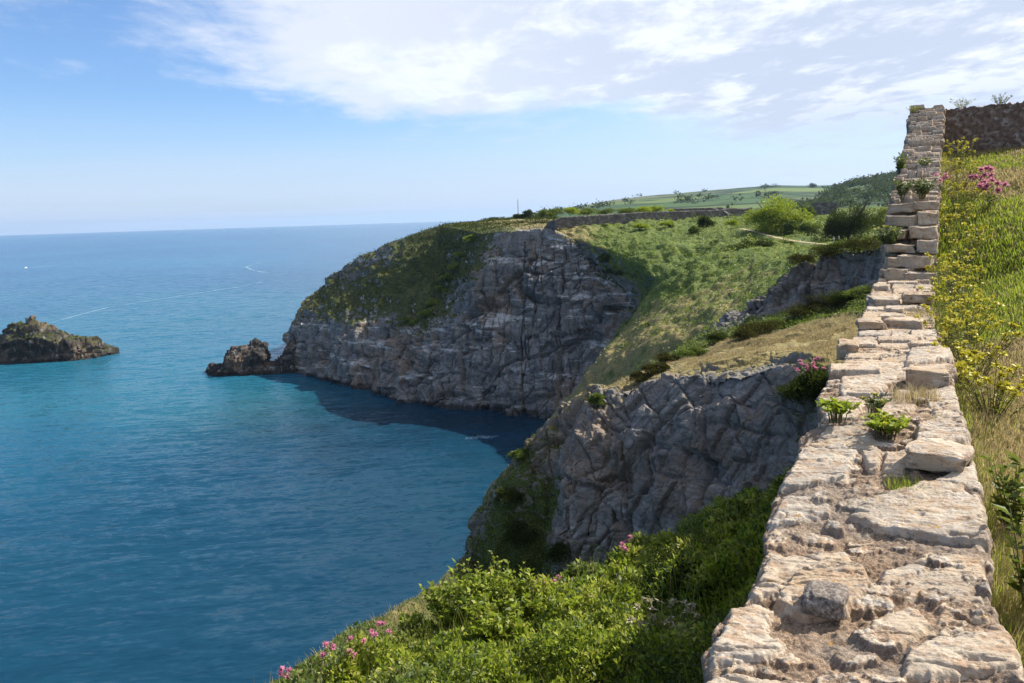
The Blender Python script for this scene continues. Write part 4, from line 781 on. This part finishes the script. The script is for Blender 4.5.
fort('dark stone wall showing between the two big round bushes', [(806,215,262),(836,213,258)], 3.6, 1.2, 705, ([0,.3,1],[3.2,4.2,4.0]), 'ruined_wall')
fort('thin pale distant wall line behind the clifftop scrub', [(668,212.5,330),(722,211.2,335)], 1.8, 1.0, 706, ([0,1],[1.6,1.8]))
# --- footpath
pth = [(739,226.5),(748,227.8),(760,231),(772,234.6),(786,238),(800,240.4),(816,242.2),(832,243.2),(846,243),(862,242),(876,240.5),(892,239)]
q = np.array([nearest_on(GB, x, y) for x, y in pth]); t = np.linspace(0, len(q)-1, 90); c = np.stack([np.interp(t, np.arange(len(q)), q[:,k]) for k in range(3)], 1)
for _ in range(12): c[1:-1] = (c[:-2]+2*c[1:-1]+c[2:])/4
tg = unit(np.gradient(c*[1,1,0], axis=0)); sd_ = np.stack([-tg[:,1], tg[:,0], 0*tg[:,0]], 1)
def level_under(line, half, soft):
    q_ = GB.reshape(-1,3); k = np.where((q_[:,0] > line[:,0].min()-9) & (q_[:,0] < line[:,0].max()+9) & (q_[:,1] > line[:,1].min()-9) & (q_[:,1] < line[:,1].max()+9))[0]
    dd = np.hypot(q_[k][:,None,0]-line[None,:,0], q_[k][:,None,1]-line[None,:,1]); m_ = dd.argmin(1); f_ = 1-sstep(half, half+soft, dd.min(1))
    q_[k,2] = q_[k,2]*(1-f_)+line[m_,2]*f_; slope_obj.data.vertices.foreach_set('co', q_.astype(np.float32).ravel()); slope_obj.data.update()
level_under(c, 1.3, 3.0)
PG = c[:,None]+sd_[:,None]*np.linspace(-1,1,5)[None,:,None]*(.8+.25*fbm(c*.5,2,711))[:,None,None]+[0,0,.07]
M['path_earth'] = plain('path_earth', (.36,.29,.19), .95, .1, .3, 2)
tag(mesh('path', PG.reshape(-1,3), gridfaces(*PG.shape[:2]), M['path_earth']), kind='structure')
# --- bracken and scrub on the far slope
w, dz = vis_weight(GB); den = (.25+vB*.9)*(fbm(GB.reshape(-1,3)*.06, 4, 311).reshape(vB.shape)*1.2+.75 > rng.random(vB.shape)*.9)*(1-.65*sstep(.3,.7,dB)); w = w*np.clip(den, .03, 1)
n = 150000; p, nr_, i, j = gsample(GB, n, w/dz**.8); t = np.clip(.45+.55*fbm(p*.12, 4, 312)+.22*rng.normal(size=n), 0, 1)
pd = np.full(n, 99.)
for q_ in c[::2]: pd = np.minimum(pd, np.hypot(p[:,0]-q_[0], p[:,1]-q_[1]))
k_ = pd > 1.5; p, t, n = p[k_], t[k_], int(k_.sum())
clump = sstep(-.1, .5, fbm(p*.28, 4, 313)); p = p+[0,0,1]*(clump*1.8*rng.random(n)**.7)[:,None]; t = np.clip(t-.12+.3*clump*rng.random(n), 0, 1)
V, Fc, T = leaves(p, unit(rng.normal(size=(n,3))*.8+[0,0,.5]), .22+.34*rng.random(n), .6, t); stuff('bracken', V, Fc, M['bracken'], T)
# low scrub mounds all over the plateau slope
w, dz = vis_weight(GB); wz_ = w*sstep(.42, .62, vn(GB.reshape(-1,3)*.05, 315).reshape(vB.shape))*(1-.8*sstep(.4,.7,dB))/dz
m_, n_ = 90, 420; ctr, nr_, i, j = gsample(GB, n_, wz_); pd = np.full(n_, 99.)
for q_ in c[::2]: pd = np.minimum(pd, np.hypot(ctr[:,0]-q_[0], ctr[:,1]-q_[1]))
ctr = ctr[pd > 3]; n_ = len(ctr); R_ = np.repeat(.6+1.3*rng.random(n_)**2, m_); d_ = unit(rng.normal(size=(n_*m_,3))); d_[:,2] = np.abs(d_[:,2])
p = np.repeat(ctr, m_, 0)+d_*R_[:,None]*(.6+.4*rng.random((n_*m_,1)))*[1,1,.8]; one = np.repeat(rng.random(n_) < .55, m_)
for sel, mt in ((one, 'leaf_mid'), (~one, 'leaf_dark')):
    V, Fc, T = leaves(p[sel], unit(d_[sel]+.6*rng.normal(size=(sel.sum(),3))), .35*R_[sel]**.5*(.6+.8*rng.random(sel.sum())), .65, np.clip(.5+.28*rng.normal(size=sel.sum()),0,1)); stuff('scrub', V, Fc, M[mt], T)
# --- two walkers
def person(base, rz, top, trousers, hair, lab):
    o = empty('person', base); o.rotation_euler = (0,0,rz); tag(o, lab, 'person', 'walkers on the clifftop path')
    vs_ = [(0,0,.95),(0,0,1.15),(0,0,1.38),(0,.0,1.50),(0,.02,1.60),(0,.03,1.70), (.1,0,.90),(.12,.14,.50),(.12,.10,.06),(.12,.24,.03), (-.1,0,.90),(-.12,-.08,.50),(-.12,-.26,.08),(-.12,-.14,.03), (.2,0,1.38),(.26,-.10,1.10),(.25,.05,.88),(-.2,0,1.38),(-.26,.10,1.10),(-.25,.25,.92)]
    ed = [(0,1),(1,2),(2,3),(3,4),(4,5),(0,6),(6,7),(7,8),(8,9),(0,10),(10,11),(11,12),(12,13),(2,14),(14,15),(15,16),(2,17),(17,18),(18,19)]
    rad = [.15,.14,.15,.055,.10,.085,.09,.065,.04,.035,.09,.065,.04,.035,.06,.045,.032,.06,.045,.032]
    me = bpy.data.meshes.new('body'); me.from_pydata(vs_, ed, []); b = bpy.data.objects.new('body', me); COL.objects.link(b); b.parent = o
    b.modifiers.new('skin', 'SKIN'); 
    if not me.skin_vertices: pass
    for i, r in enumerate(rad): me.skin_vertices[0].data[i].radius = (r, r); me.skin_vertices[0].data[i].use_root = (i == 0)
    sb = b.modifiers.new('sub', 'SUBSURF'); sb.levels = sb.render_levels = 2
    g = G('walker_skin'); z = g.n('ShaderNodeSeparateXYZ', {0: g.n('ShaderNodeTexCoord').outputs['Object']}).outputs[2]
    me.materials.append(g.out(g.bsdf(g.mix(g.m2('GREATER_THAN', z, 1.48), g.mix(g.m2('GREATER_THAN', z, .1), (.06,.05,.045), trousers), (.45,.29,.21)), .8)))
    V, Fc = boulder((0,.02,1.2), (.215,.165,.30), 9, 16, .8); mesh('jacket', V, Fc, plain('cloth', top, .9, .1), o, {}, True)
    V, Fc = boulder((0,-.01,1.69), (.108,.118,.11), 3, 14, 1); mesh('hair', V, Fc, plain('hair', hair, .8, .2), o, {}, True)
    V, Fc = boxes([((-.035,.128,1.66),(.022,.012,.014),0),((.035,.128,1.66),(.022,.012,.014),0),((0,.135,1.625),(.024,.03,.04),0),((0,.125,1.58),(.05,.01,.012),0)]); mesh('face', V, Fc, plain('features', (.2,.10,.08), .7, .2), o)
    return o
b1, b2 = nearest_on(GB, 833.4, 243.4), nearest_on(GB, 837.6, 243.2)
person(b1+[0,0,.2], -1.2, (.62,.62,.64), (.22,.18,.17), (.40,.36,.32), 'walker in a pale grey top, left of the two people on the path')
person(b2+[0,0,.2], -1.3, (.40,.31,.22), (.06,.06,.05), (.55,.5,.45), 'walker in a tan top and dark trousers, right of the two people')
# --- big bushes and trees on the plateau
def on(px, py, Gd=None): return nearest_on(GB if Gd is None else Gd, px, py)
G1 = 'bushes and small trees on the clifftop plateau'
tree('tree', 'broad pale green bushy tree beside the path, left of the dark round tree', P(776,233,196), (9.2,6.5,5.0), 10.4, 6500, .62, M['leaf_bright'], G1, 16)
tree('tree', 'dark dense round tree standing behind the two walkers', P(848,240,178), (7.0,5.5,5.2), 11.8, 6500, .5, M['leaf_dark'], G1, 18)
tree('tree', 'small mid green tree just right of the broad pale tree', P(807,219,215), (2.6,2.2,2.6), 5.2, 1300, .5, M['leaf_mid'], G1, 8)
for i, (x, y, d, rx, rz_, mat, lab, sz_, n) in enumerate([
  (811,236,186,3.6,3.6,'leaf_mid','rounded green bush at the foot of the pale tree by the path bend',.5,1600),(792,232,190,3.2,3.0,'leaf_mid','lower green bush tucked under the right side of the pale tree',.5,1300),
  (881,232,184,3.4,5.6,'leaf_golden','golden yellow bush between the dark round tree and the stone wall',.45,2200),(706,228,214,3.0,3.4,'leaf_dark','dark green rounded bush standing just below the ruin',.5,1500),
  (747,250,176,3.8,2.0,'leaf_dark','dark flat bush below the path, leftmost of three in a row',.4,1500),(766,250,175,5.0,2.2,'leaf_dark','widest dark flat bush in the row below the path',.4,2200),(787,248,174,3.4,1.8,'leaf_dark','dark flat bush below the path, rightmost of three in a row',.4,1300),
  (694,234,205,2.6,2.2,'leaf_mid','small green bush below the left end of the footpath',.45,1000),(603,230,222,2.0,1.6,'leaf_dark','little dark bush alone on the dry grass near the fort wall',.4,700),
  (731,226,210,2.6,1.8,'leaf_bright','low light green bush at the far left start of the path',.45,900),(666,226,216,3.2,1.7,'leaf_bright','light green bush against the middle of the fort wall',.45,1100),(640,229,214,3.0,1.7,'leaf_bright','light green bush below the left half of the fort wall',.45,1100)]):
    bush('bush', lab, 'bush', P(x, y, d), (rx, rx*.85, rz_), n, sz_, M[mat], G1)
for i, (x, y, d, rx, rz_, lab) in enumerate([(568,243,214,2.6,2.0,'grey green shrub on the cliff edge left of the bare dry patch'),(622,252,205,3.4,2.2,'uppermost dark shrub on the shoulder of the headland cliff'),(606,262,202,3.6,2.4,'dark shrub overhanging the cliff, left of the shoulder group'),(628,266,200,4.4,2.6,'largest dark shrub on the shoulder of the headland cliff'),(616,276,198,3.8,2.4,'dark shrub low on the left of the shoulder group'),(637,279,193,3.8,2.4,'lowest dark shrub above the shadow edge of the headland'),(648,268,194,2.8,1.8,'small shrub on the sunny side of the shoulder group')]):
    bush('shrub', lab, 'shrub', P(x, y, d), (rx, rx, rz_), 1700, .42, M['leaf_dark'] if i else M['leaf_grey'], 'dark shrubs on the headland shoulder')
for i, (x, y, d, rx, rz_, mt, lab) in enumerate([(519,218.5,262,2.6,1.8,'leaf_dark','leftmost low bush of the skyline scrub at the foot of the mast'),(529,217.5,258,3.4,2.6,'leaf_dark','second bush of the skyline scrub right of the mast'),(541,217.5,256,4.0,3.0,'leaf_mid','third bush of the skyline scrub above the wall end'),(554,216.5,254,4.4,3.0,'leaf_mid','fourth bush of the skyline scrub above the wall end'),(570,215.5,254,4.6,2.8,'leaf_bright','pale bush of the skyline scrub beside the tip of the hills'),(588,215,258,4.6,2.2,'leaf_mid','low wide bush just behind the left half of the fort wall'),(606,214.5,262,4.4,2.0,'leaf_mid','low bush behind the fort wall under the dark far hedge'),(626,214.5,262,4.2,2.6,'leaf_mid','grey green bush behind the middle of the fort wall'),(643,214,262,4.2,3.0,'leaf_bright','bright bush behind the middle of the fort wall'),(656,213.5,264,3.8,3.4,'leaf_bright','tallest bright bush behind the fort wall'),(672,214.5,264,3.4,2.0,'leaf_bright','low bright bush behind the right end of the fort wall')]):
    bush('bush', lab, 'bush', P(x, y, d), (rx, rx, rz_), 1500, .5, M[mt], 'scrub along the plateau skyline')
# --- dark gorse between terrace and outcrop, heather on top of it
gz = [(641,375,56,1.3,'leaf_brown','lowest brown gorse bush at the left end of the terrace edge'),(655,366,59,1.5,'leaf_brown','brown gorse second from the left along the terrace'),(668,357,61,1.7,'leaf_brown','dark gorse third from the left along the terrace'),(682,352,60,1.6,'leaf_mid','small green bush in the gorse row, nearer its left end'),(696,350,60,1.7,'leaf_mid','green bush in the gorse row just left of its darkest bush'),(718,338,62,2.0,'leaf_dark','dark gorse above the darkest bush of the row'),(758,330,59,3.0,'leaf_brown','darkest and widest brown gorse bush on the terrace'),(744,335,58,2.0,'leaf_brown','brown gorse joined to the left of the darkest bush'),(778,322,58,1.9,'leaf_mid','green bush right of the darkest gorse'),(800,312,56,2.6,'leaf_brown','long brown gorse under the middle of the shaded outcrop'),(822,304,55,2.6,'leaf_brown','brown gorse under the right part of the shaded outcrop'),(845,298,53,2.6,'leaf_dark','dark gorse nearest the stone wall under the outcrop'),(862,292,51,2.4,'leaf_mid','green scrub touching the stone wall below the outcrop')]
for x, y, d, r_, mt, lab in gz:
    b = nearest_on(GD, x, y+3); r_ *= .8; bush('gorse_bush', lab, 'bush', b-[0,0,.15], (r_, r_*.8, r_*.55), 2600, .13, M[mt], 'gorse along the back of the terrace')
for x, y, d, r_, mt, lab in [(800,262,70,1.8,'leaf_brown','left tuft of dark heather on top of the shaded outcrop'),(823,254,68,2.2,'leaf_brown','middle tuft of dark heather on top of the shaded outcrop'),(846,250,66,2.6,'leaf_dark','largest dark scrub crowning the outcrop'),(868,245,64,2.4,'leaf_brown','dark scrub on the outcrop touching the stone wall')]:
    b = nearest_on(GD, x, y+2); bush('heather', lab, 'bush', b-[0,0,.1], (r_, r_*.9, r_*.5), 2400, .14, M[mt], 'dark scrub on the outcrop top')
# ================================================================== single plants
def sprout(name, label, cat, base, n, height, spread, lsize, lmat, group=None, nleaf=14, aspect=.45, flowers=None, fmat=None, fsize=.012, fcount=30, frad=.03, fname='flower_head', upright=.7, stemr=.003, tip=True):
    """stems fanning from one root, leaves up each stem, optional flower heads -> Empty with parts"""
    base = np.array(base, float); o = empty(name, base); tag(o, label, cat, group); paths, LP, LA, tips = [], [], [], []
    for k in range(n):
        a = rng.random()*6.283; r_ = spread*math.sqrt(rng.random()); h = height*(.55+.45*rng.random())
        b0 = np.array([math.cos(a), math.sin(a), 0])*r_*(1-upright)*.6; e = np.array([math.cos(a)*r_, math.sin(a)*r_, h]); m_ = (b0+e)/2+np.array([0,0,.12*h])
        t = np.linspace(0,1,7)[:,None]; c_ = (1-t)**2*b0+2*t*(1-t)*m_+t**2*e; c_[0,2] -= .05; paths.append(c_); tips.append(c_[-1])
        u = np.sort(rng.random(nleaf))*.85+.15; pl = np.stack([np.interp(u, t[:,0], c_[:,q]) for q in range(3)], 1); LP.append(pl)
        ang = rng.random(nleaf)*6.283; LA.append(np.stack([np.cos(ang), np.sin(ang), .35+.6*rng.random(nleaf)], 1))
    V, Fc = tubes(paths, stemr, stemr*.5, 4); mesh('stem', V, Fc, M['stem'], o)
    p = np.concatenate(LP); ax = unit(np.concatenate(LA)); V, Fc, T = leaves(p, ax, lsize*(.5+.8*rng.random(len(p))), aspect, np.clip(.5+.28*rng.normal(size=len(p)),0,1), .12, .15); mesh('foliage', V, Fc, M[lmat], o, {'tint': T})
    if flowers:
        for k in range(min(flowers, len(tips))):
            d = unit(rng.normal(size=(fcount,3))); pp_ = tips[k]+d*frad*rng.random((fcount,1))**.4*[1,1,.8]; ln = np.linalg.norm(pp_-tips[k], axis=1)+fsize; V, Fc, T = leaves(np.repeat(tips[k][None], fcount, 0), unit(d*[1,1,.8]+[0,0,.25]), ln*(.8+.4*rng.random(fcount)), np.clip(fsize/ln, .3, .9)[:,None], None, .1)
            Fc = Fc.copy(); Fc[:,0] = 0; mesh(fname, V, Fc, M[fmat], o, {'tint': T})
    return o
def wallpt(px, py):
    if py > 290: x_, y_ = hitwall(px, py); return np.array([x_, y_, wz0(y_)+.0])
    vs2 = np.linspace(13, 26.8, 600); q2 = np.stack([(wxl(vs2)+wxr(vs2))/2, vs2, wz0(vs2)], 1); c2 = (q2-EYE)@CR; y2 = HH/2+F*c2[:,1]/c2[:,2]; k2 = np.argmin(np.abs(y2-py)); v2 = vs2[k2]; z2 = -c2[k2,2]
    x_ = q2[k2,0]+(px-(W/2+F*c2[k2,0]/z2))*z2/F; return np.array([np.clip(x_, wxl(v2)+.05, wxr(v2)-.05), v2, wz0(v2)])
# on the wall top
sprout('wall_plant', 'low bright green weed with yellowing leaves on the left wall edge', 'plant', wallpt(838,416), 24, .10, .13, .05, 'leaf_bright', 'weeds on the wall top', 10, .45, upright=.35)
sprout('wall_plant', 'larger leafy green weed on the wall, right of the yellowing one', 'plant', wallpt(886,432), 34, .10, .16, .045, 'leaf_bright', 'weeds on the wall top', 11, .6, upright=.3, flowers=5, fmat='petal_yellow', fcount=12, frad=.012, fsize=.012)
sprout('wall_plant', 'small green weed with a yellow flower tip between the two leafy weeds', 'plant', wallpt(874,412), 16, .13, .09, .035, 'leaf_grey', 'weeds on the wall top', 10, .45, upright=.4, flowers=4, fmat='petal_yellow', fcount=14, frad=.014, fsize=.012)
sprout('wall_plant', 'bushy grey green plant with yellow specks at the foot of the steps', 'plant', wallpt(890,258)+[0,-.12,.22], 46, .46, .30, .085, 'leaf_grey', 'plants on the stepped rise', 14, .42, flowers=8, fmat='petal_yellow', fcount=18, frad=.03, fsize=.02)
sprout('wall_plant', 'grey green leafy plant on top of the stone steps, right of centre', 'plant', wallpt(920,206)+[0,-.1,.2], 36, .42, .30, .085, 'leaf_grey', 'plants on the stepped rise', 13, .42)
sprout('wall_plant', 'grey green leafy plant on top of the stone steps, at the left edge', 'plant', wallpt(903,206)+[0,-.1,.2], 26, .40, .24, .08, 'leaf_grey', 'plants on the stepped rise', 13, .42)
sprout('wall_plant', 'small plant on the left rim halfway up the sloping wall', 'plant', wallpt(901,172), 22, .50, .18, .08, 'leaf_mid', 'plants on the stepped rise', 12, .45)
sprout('wall_plant', 'small plant in the middle of the sloping wall top', 'plant', wallpt(922,168), 18, .24, .26, .07, 'leaf_grey', 'plants on the stepped rise', 10, .45)
sprout('wall_plant', 'yellowish tuft crowning the left end of the wall summit', 'plant', wallpt(915,112), 16, .22, .26, .06, 'leaf_golden', 'plants on the stepped rise', 10, .4)
def tuft(name, label, base, n, h, rad, mat, w_=.004, grp=None, lean=.8):
    o = empty(name, base); tag(o, label, 'grass', grp); a = rng.random(n)*6.283; r_ = rad*np.sqrt(rng.random(n)); p = np.stack([np.cos(a)*r_, np.sin(a)*r_, 0*a-.01], 1)
    V, Fc, T = blades(p, h*(.4+.6*rng.random(n)), w_, lean); mesh('blades', V, Fc, M[mat], o, {'tint': T}); return o
tuft('grass_tuft', 'dry straw coloured grass tuft behind the leafy weeds on the wall top', wallpt(915,400), 420, .17, .17, 'grass_dry', .003, 'grass tufts on the wall top')
tuft('grass_tuft', 'green and straw grass tuft above the large cream slab on the wall top', wallpt(908,487), 260, .09, .11, 'grass_green', .003, 'grass tufts on the wall top')
tuft('grass_tuft', 'thin dry grass tuft by the right rim of the wall near the tall thick block', wallpt(938,424), 130, .11, .06, 'grass_dry', .003, 'grass tufts on the wall top')
tuft('grass_tuft', 'dry grass on the wall top where the yellow weeds spill over', wallpt(922,318), 260, .24, .25, 'grass_dry', .005, 'grass tufts on the wall top')
# yellow weeds along the meadow side
spots = [(8.0,1.15,.60,'nearest yellow flowering weed to the camera on the meadow side of the wall'),(9.0,.72,.62,'second nearest yellow flowering weed, leaning over the wall edge'),(10.0,1.2,.8,'third nearest yellow flowering weed, standing a little out from the wall'),(11.2,.80,.9,'fourth nearest yellow flowering weed, hard against the wall'),
 (12.4,1.35,.9,'fifth nearest yellow flowering weed, out in the green grass'),(13.4,.85,1.0,'sixth nearest yellow flowering weed, hard against the wall'),(14.8,1.35,1.0,'seventh nearest yellow flowering weed, beside the bright green grass'),(16.2,1.0,1.0,'yellow flowering weed beside the bottom of the stone steps'),
 (17.4,1.5,1.0,'yellow flowering weed beside the middle of the stone steps'),(18.6,1.05,1.0,'yellow flowering weed beside the top of the stone steps'),(20.0,1.4,.95,'third yellow flowering weed from the far dark wall'),(21.8,1.3,.95,'second yellow flowering weed from the far dark wall'),(24.0,1.35,1.0,'yellow flowering weed closest to the far dark wall')]
gx = GF.reshape(-1,3)
for v_, x_, h_, lab in spots:
    x_ = float(wxr(np.array(v_)))+.14+.5*(x_-.72)
    z_ = gx[np.argmin((gx[:,0]-x_)**2+(gx[:,1]-v_)**2), 2]
    sprout('flowering_weed', lab, 'plant', (x_, v_, z_), 34, h_*.88, .46, .042, 'leaf_golden', 'yellow flowering weeds along the wall', 14, .5, flowers=34, fmat='petal_yellow', fcount=20, frad=.036, fsize=.024, upright=.55, stemr=.004)
for x_, y_, lab in ((991,205,'pink valerian in the meadow, right of the two in the distance'),(976,191,'pink valerian in the meadow, farther and left of the two')):
    k = nearest_on(GF, x_, y_); sprout('valerian', lab, 'flower', k, 14, .62, .26, .06, 'leaf_grey', 'pink valerian flowers', 10, .4, flowers=9, fmat='petal_pink', fcount=60, frad=.075, fsize=.03)
k = wallpt(936,186)+[.12,0,-.1]; sprout('valerian', 'small pink valerian on the right rim of the wall beside the steps', 'flower', k, 8, .36, .16, .05, 'leaf_grey', 'pink valerian flowers', 8, .4, flowers=5, fmat='petal_pink', fcount=30, frad=.05, fsize=.025)
for v_, x_, h_, lab in ((2.75,.60,.62,'broad leafy weed at the foot of the wall in the bottom right corner'),(3.25,.66,.66,'second broad leafy weed up from the bottom right corner along the wall'),(3.9,.62,.6,'third broad leafy weed up from the bottom right corner along the wall'),(4.9,.64,.5,'leafy weed beside the large cream slab at the right wall foot')):
    z_ = gx[np.argmin((gx[:,0]-x_)**2+(gx[:,1]-v_)**2), 2]; sprout('leafy_weed', lab, 'plant', (x_, v_, z_), 16, h_, .15, .075, 'leaf_mid', 'leafy weeds at the meadow foot of the wall', 13, .38, upright=.7)
# fennel-like weeds along the top of the far wall
for i, (x_, lab) in enumerate([(1.3,'feathery weed on the dark end wall closest to the pale wall corner'),(2.3,'second feathery weed along the dark end wall top'),(3.9,'third feathery weed along the dark end wall top'),(4.7,'feathery weed on the dark end wall near the right frame edge')]):
    sprout('wall_weed', lab, 'plant', (x_, 27.15, H+1.35+.02*x_+1.5), 20, .36, .34, .06, 'leaf_golden' if i == 0 else 'leaf_grey', 'weeds along the end wall', 10, .35, flowers=8, fmat='seed_head', fcount=14, frad=.03, fsize=.015)
# on the bank below the wall
lb = [(452,614,1.15,.55,'leftmost tall leafy bush at the edge of the bank above the sea'),(478,618,1.45,.6,'tallest leafy bush with upright shoots on the bank above the sea'),(505,616,1.35,.6,'leafy bush with upright shoots just right of the tallest one'),(530,622,.95,.55,'lower leafy bush at the right of the tall leafy group'),(495,640,.9,.6,'leafy bush in front of the tall leafy group')]
for x_, y_, h_, s_, lab in lb:
    k = nearest_on(GE, x_, y_); sprout('leafy_bush', lab, 'bush', k-[0,0,.1], 58, h_*.85, s_, .10, 'leaf_bright', 'tall leafy bushes on the bank', 24, .55, upright=.6, stemr=.006)
for x_, y_, r_, mt, lab in [(640,560,.75,'leaf_dark','dark leaved bramble mound added to deepen the tip of the wall shadow'),(672,585,.9,'leaf_dark','large dark bramble mound in the shadow below the wall'),(700,560,.9,'leaf_mid','bramble mound in shadow right of the dark ones, near the wall'),(655,535,.6,'leaf_grey','greyish twiggy shrub on the crest of the bank'),(690,525,.8,'leaf_mid','dark green round shrub on the crest of the bank'),(725,515,.8,'leaf_bright','yellow green shrub on the crest of the bank near the wall'),(752,505,.75,'leaf_grey','greyish shrub nearest the wall on the crest of the bank'),(590,590,.6,'leaf_mid','low green mound in the sunny middle of the bank'),(560,600,.6,'leaf_bright','bright green mound left of the middle of the bank')]:  # leaf colour of the dark brambles also stands in for the wall's shade
    k = nearest_on(GE, x_, y_); bush('shrub', lab, 'shrub', k-[0,0,.15], (r_, r_, r_*.8), 2600, .075, M[mt], 'shrubs on the bank below the wall')
for x_, y_, n_, lab in [(374,652,7,'pink valerian cluster low on the left edge of the bank'),(350,650,4,'small pink valerian left of the larger cluster on the bank edge'),(292,679,4,'pink valerian in the bottom left corner of the bank'),(540,600,6,'bright pink valerian behind the tall leafy bushes'),(558,583,4,'small pink valerian on the crest right of the leafy bushes'),(622,548,6,'pink valerian on the bank crest, left of a close pair'),(633,545,6,'pink valerian on the bank crest, right of a close pair'),(330,663,3,'tiny pink valerian between the corner and the larger cluster')]:
    k = nearest_on(GE, x_, y_+6); sprout('valerian', lab, 'flower', k+[0,0,.15], n_+5, .52, .24, .05, 'leaf_grey', 'pink valerian flowers', 8, .4, flowers=n_, fmat='petal_pink', fcount=46, frad=.05, fsize=.022)
k = nearest_on(GD, 806, 384); sprout('valerian', 'pink valerian clump hanging high on the near cliff beside the wall', 'flower', k, 26, 1.2, .75, .10, 'leaf_mid', 'pink valerian flowers', 12, .45, flowers=16, fmat='petal_pink', fcount=40, frad=.09, fsize=.042)
for x_, y_, lab in [(640,640,'pale seeding grass clump left of two in the wall shadow'),(668,632,'pale seeding grass clump right of two in the wall shadow')]:
    k = nearest_on(GE, x_, y_+18); sprout('seeding_grass', lab, 'grass', k, 34, .6, .55, .05, 'grass_green', 'pale seeding grasses', 5, .12, flowers=32, fmat='seed_head', fcount=16, frad=.05, fsize=.03, fname='seed_head', stemr=.002)
# twiggy ivy and scrub hanging at the head of the near cliff
for x_, y_, r_, mt, lab in [(800,400,1.5,'leaf_dark','dark ivy bush hanging on the right end of the near cliff'),(818,385,1.3,'leaf_dark','dark ivy bush at the cliff top touching the wall'),(598,398,.8,'leaf_mid','small shrub on the upper left rim of the near cliff'),(520,455,1.0,'leaf_mid','ivy bush on the left shoulder of the near cliff'),(508,500,1.3,'leaf_dark','upper dark ivy bush on the left end of the near cliff'),(520,540,1.6,'leaf_dark','lower dark ivy bush on the left end of the near cliff'),(560,556,1.2,'leaf_dark','dark scrub at the foot of the cliff corner')]:
    k = nearest_on(GD, x_, y_); bush('ivy_bush', lab, 'bush', k-[0,0,.2], (r_, r_, r_*.8), 2400, .13, M[mt], 'ivy and scrub on the near cliff')
for x_, y_, r_ in [(470,240,3.2),(462,254,3.0),(455,266,3.4),(447,278,3.0),(440,291,3.4),(432,303,3.0),(424,314,3.2),(415,321,2.6),(406,318,2.4)]:
    k = nearest_on(GA, x_, y_); bush('shrub', 'one of the bright green shrubs lining the sunlit rib of the headland slope', 'shrub', k-[0,0,.6], (r_, r_, r_*.7), 1300, .5, M['bracken'], 'shrubs on the sunlit rib of the headland')
# ------------------------------------------------------------------ sea air
HAZE = 3.8e-5
if HAZE:
    V, Fc = boxes([((0, 0, 150), (50000, 50000, 312), 0)]); g = G('sea_air')
    v = g.n('ShaderNodeVolumePrincipled', {'Color': (.50,.72,1.0,1), 'Density': HAZE, 'Anisotropy': .2})
    g.n('ShaderNodeOutputMaterial', {1: v.outputs[0]}); tag(mesh('haze', V, Fc, g.m), kind='stuff')
    scn.cycles.volume_bounces = 0
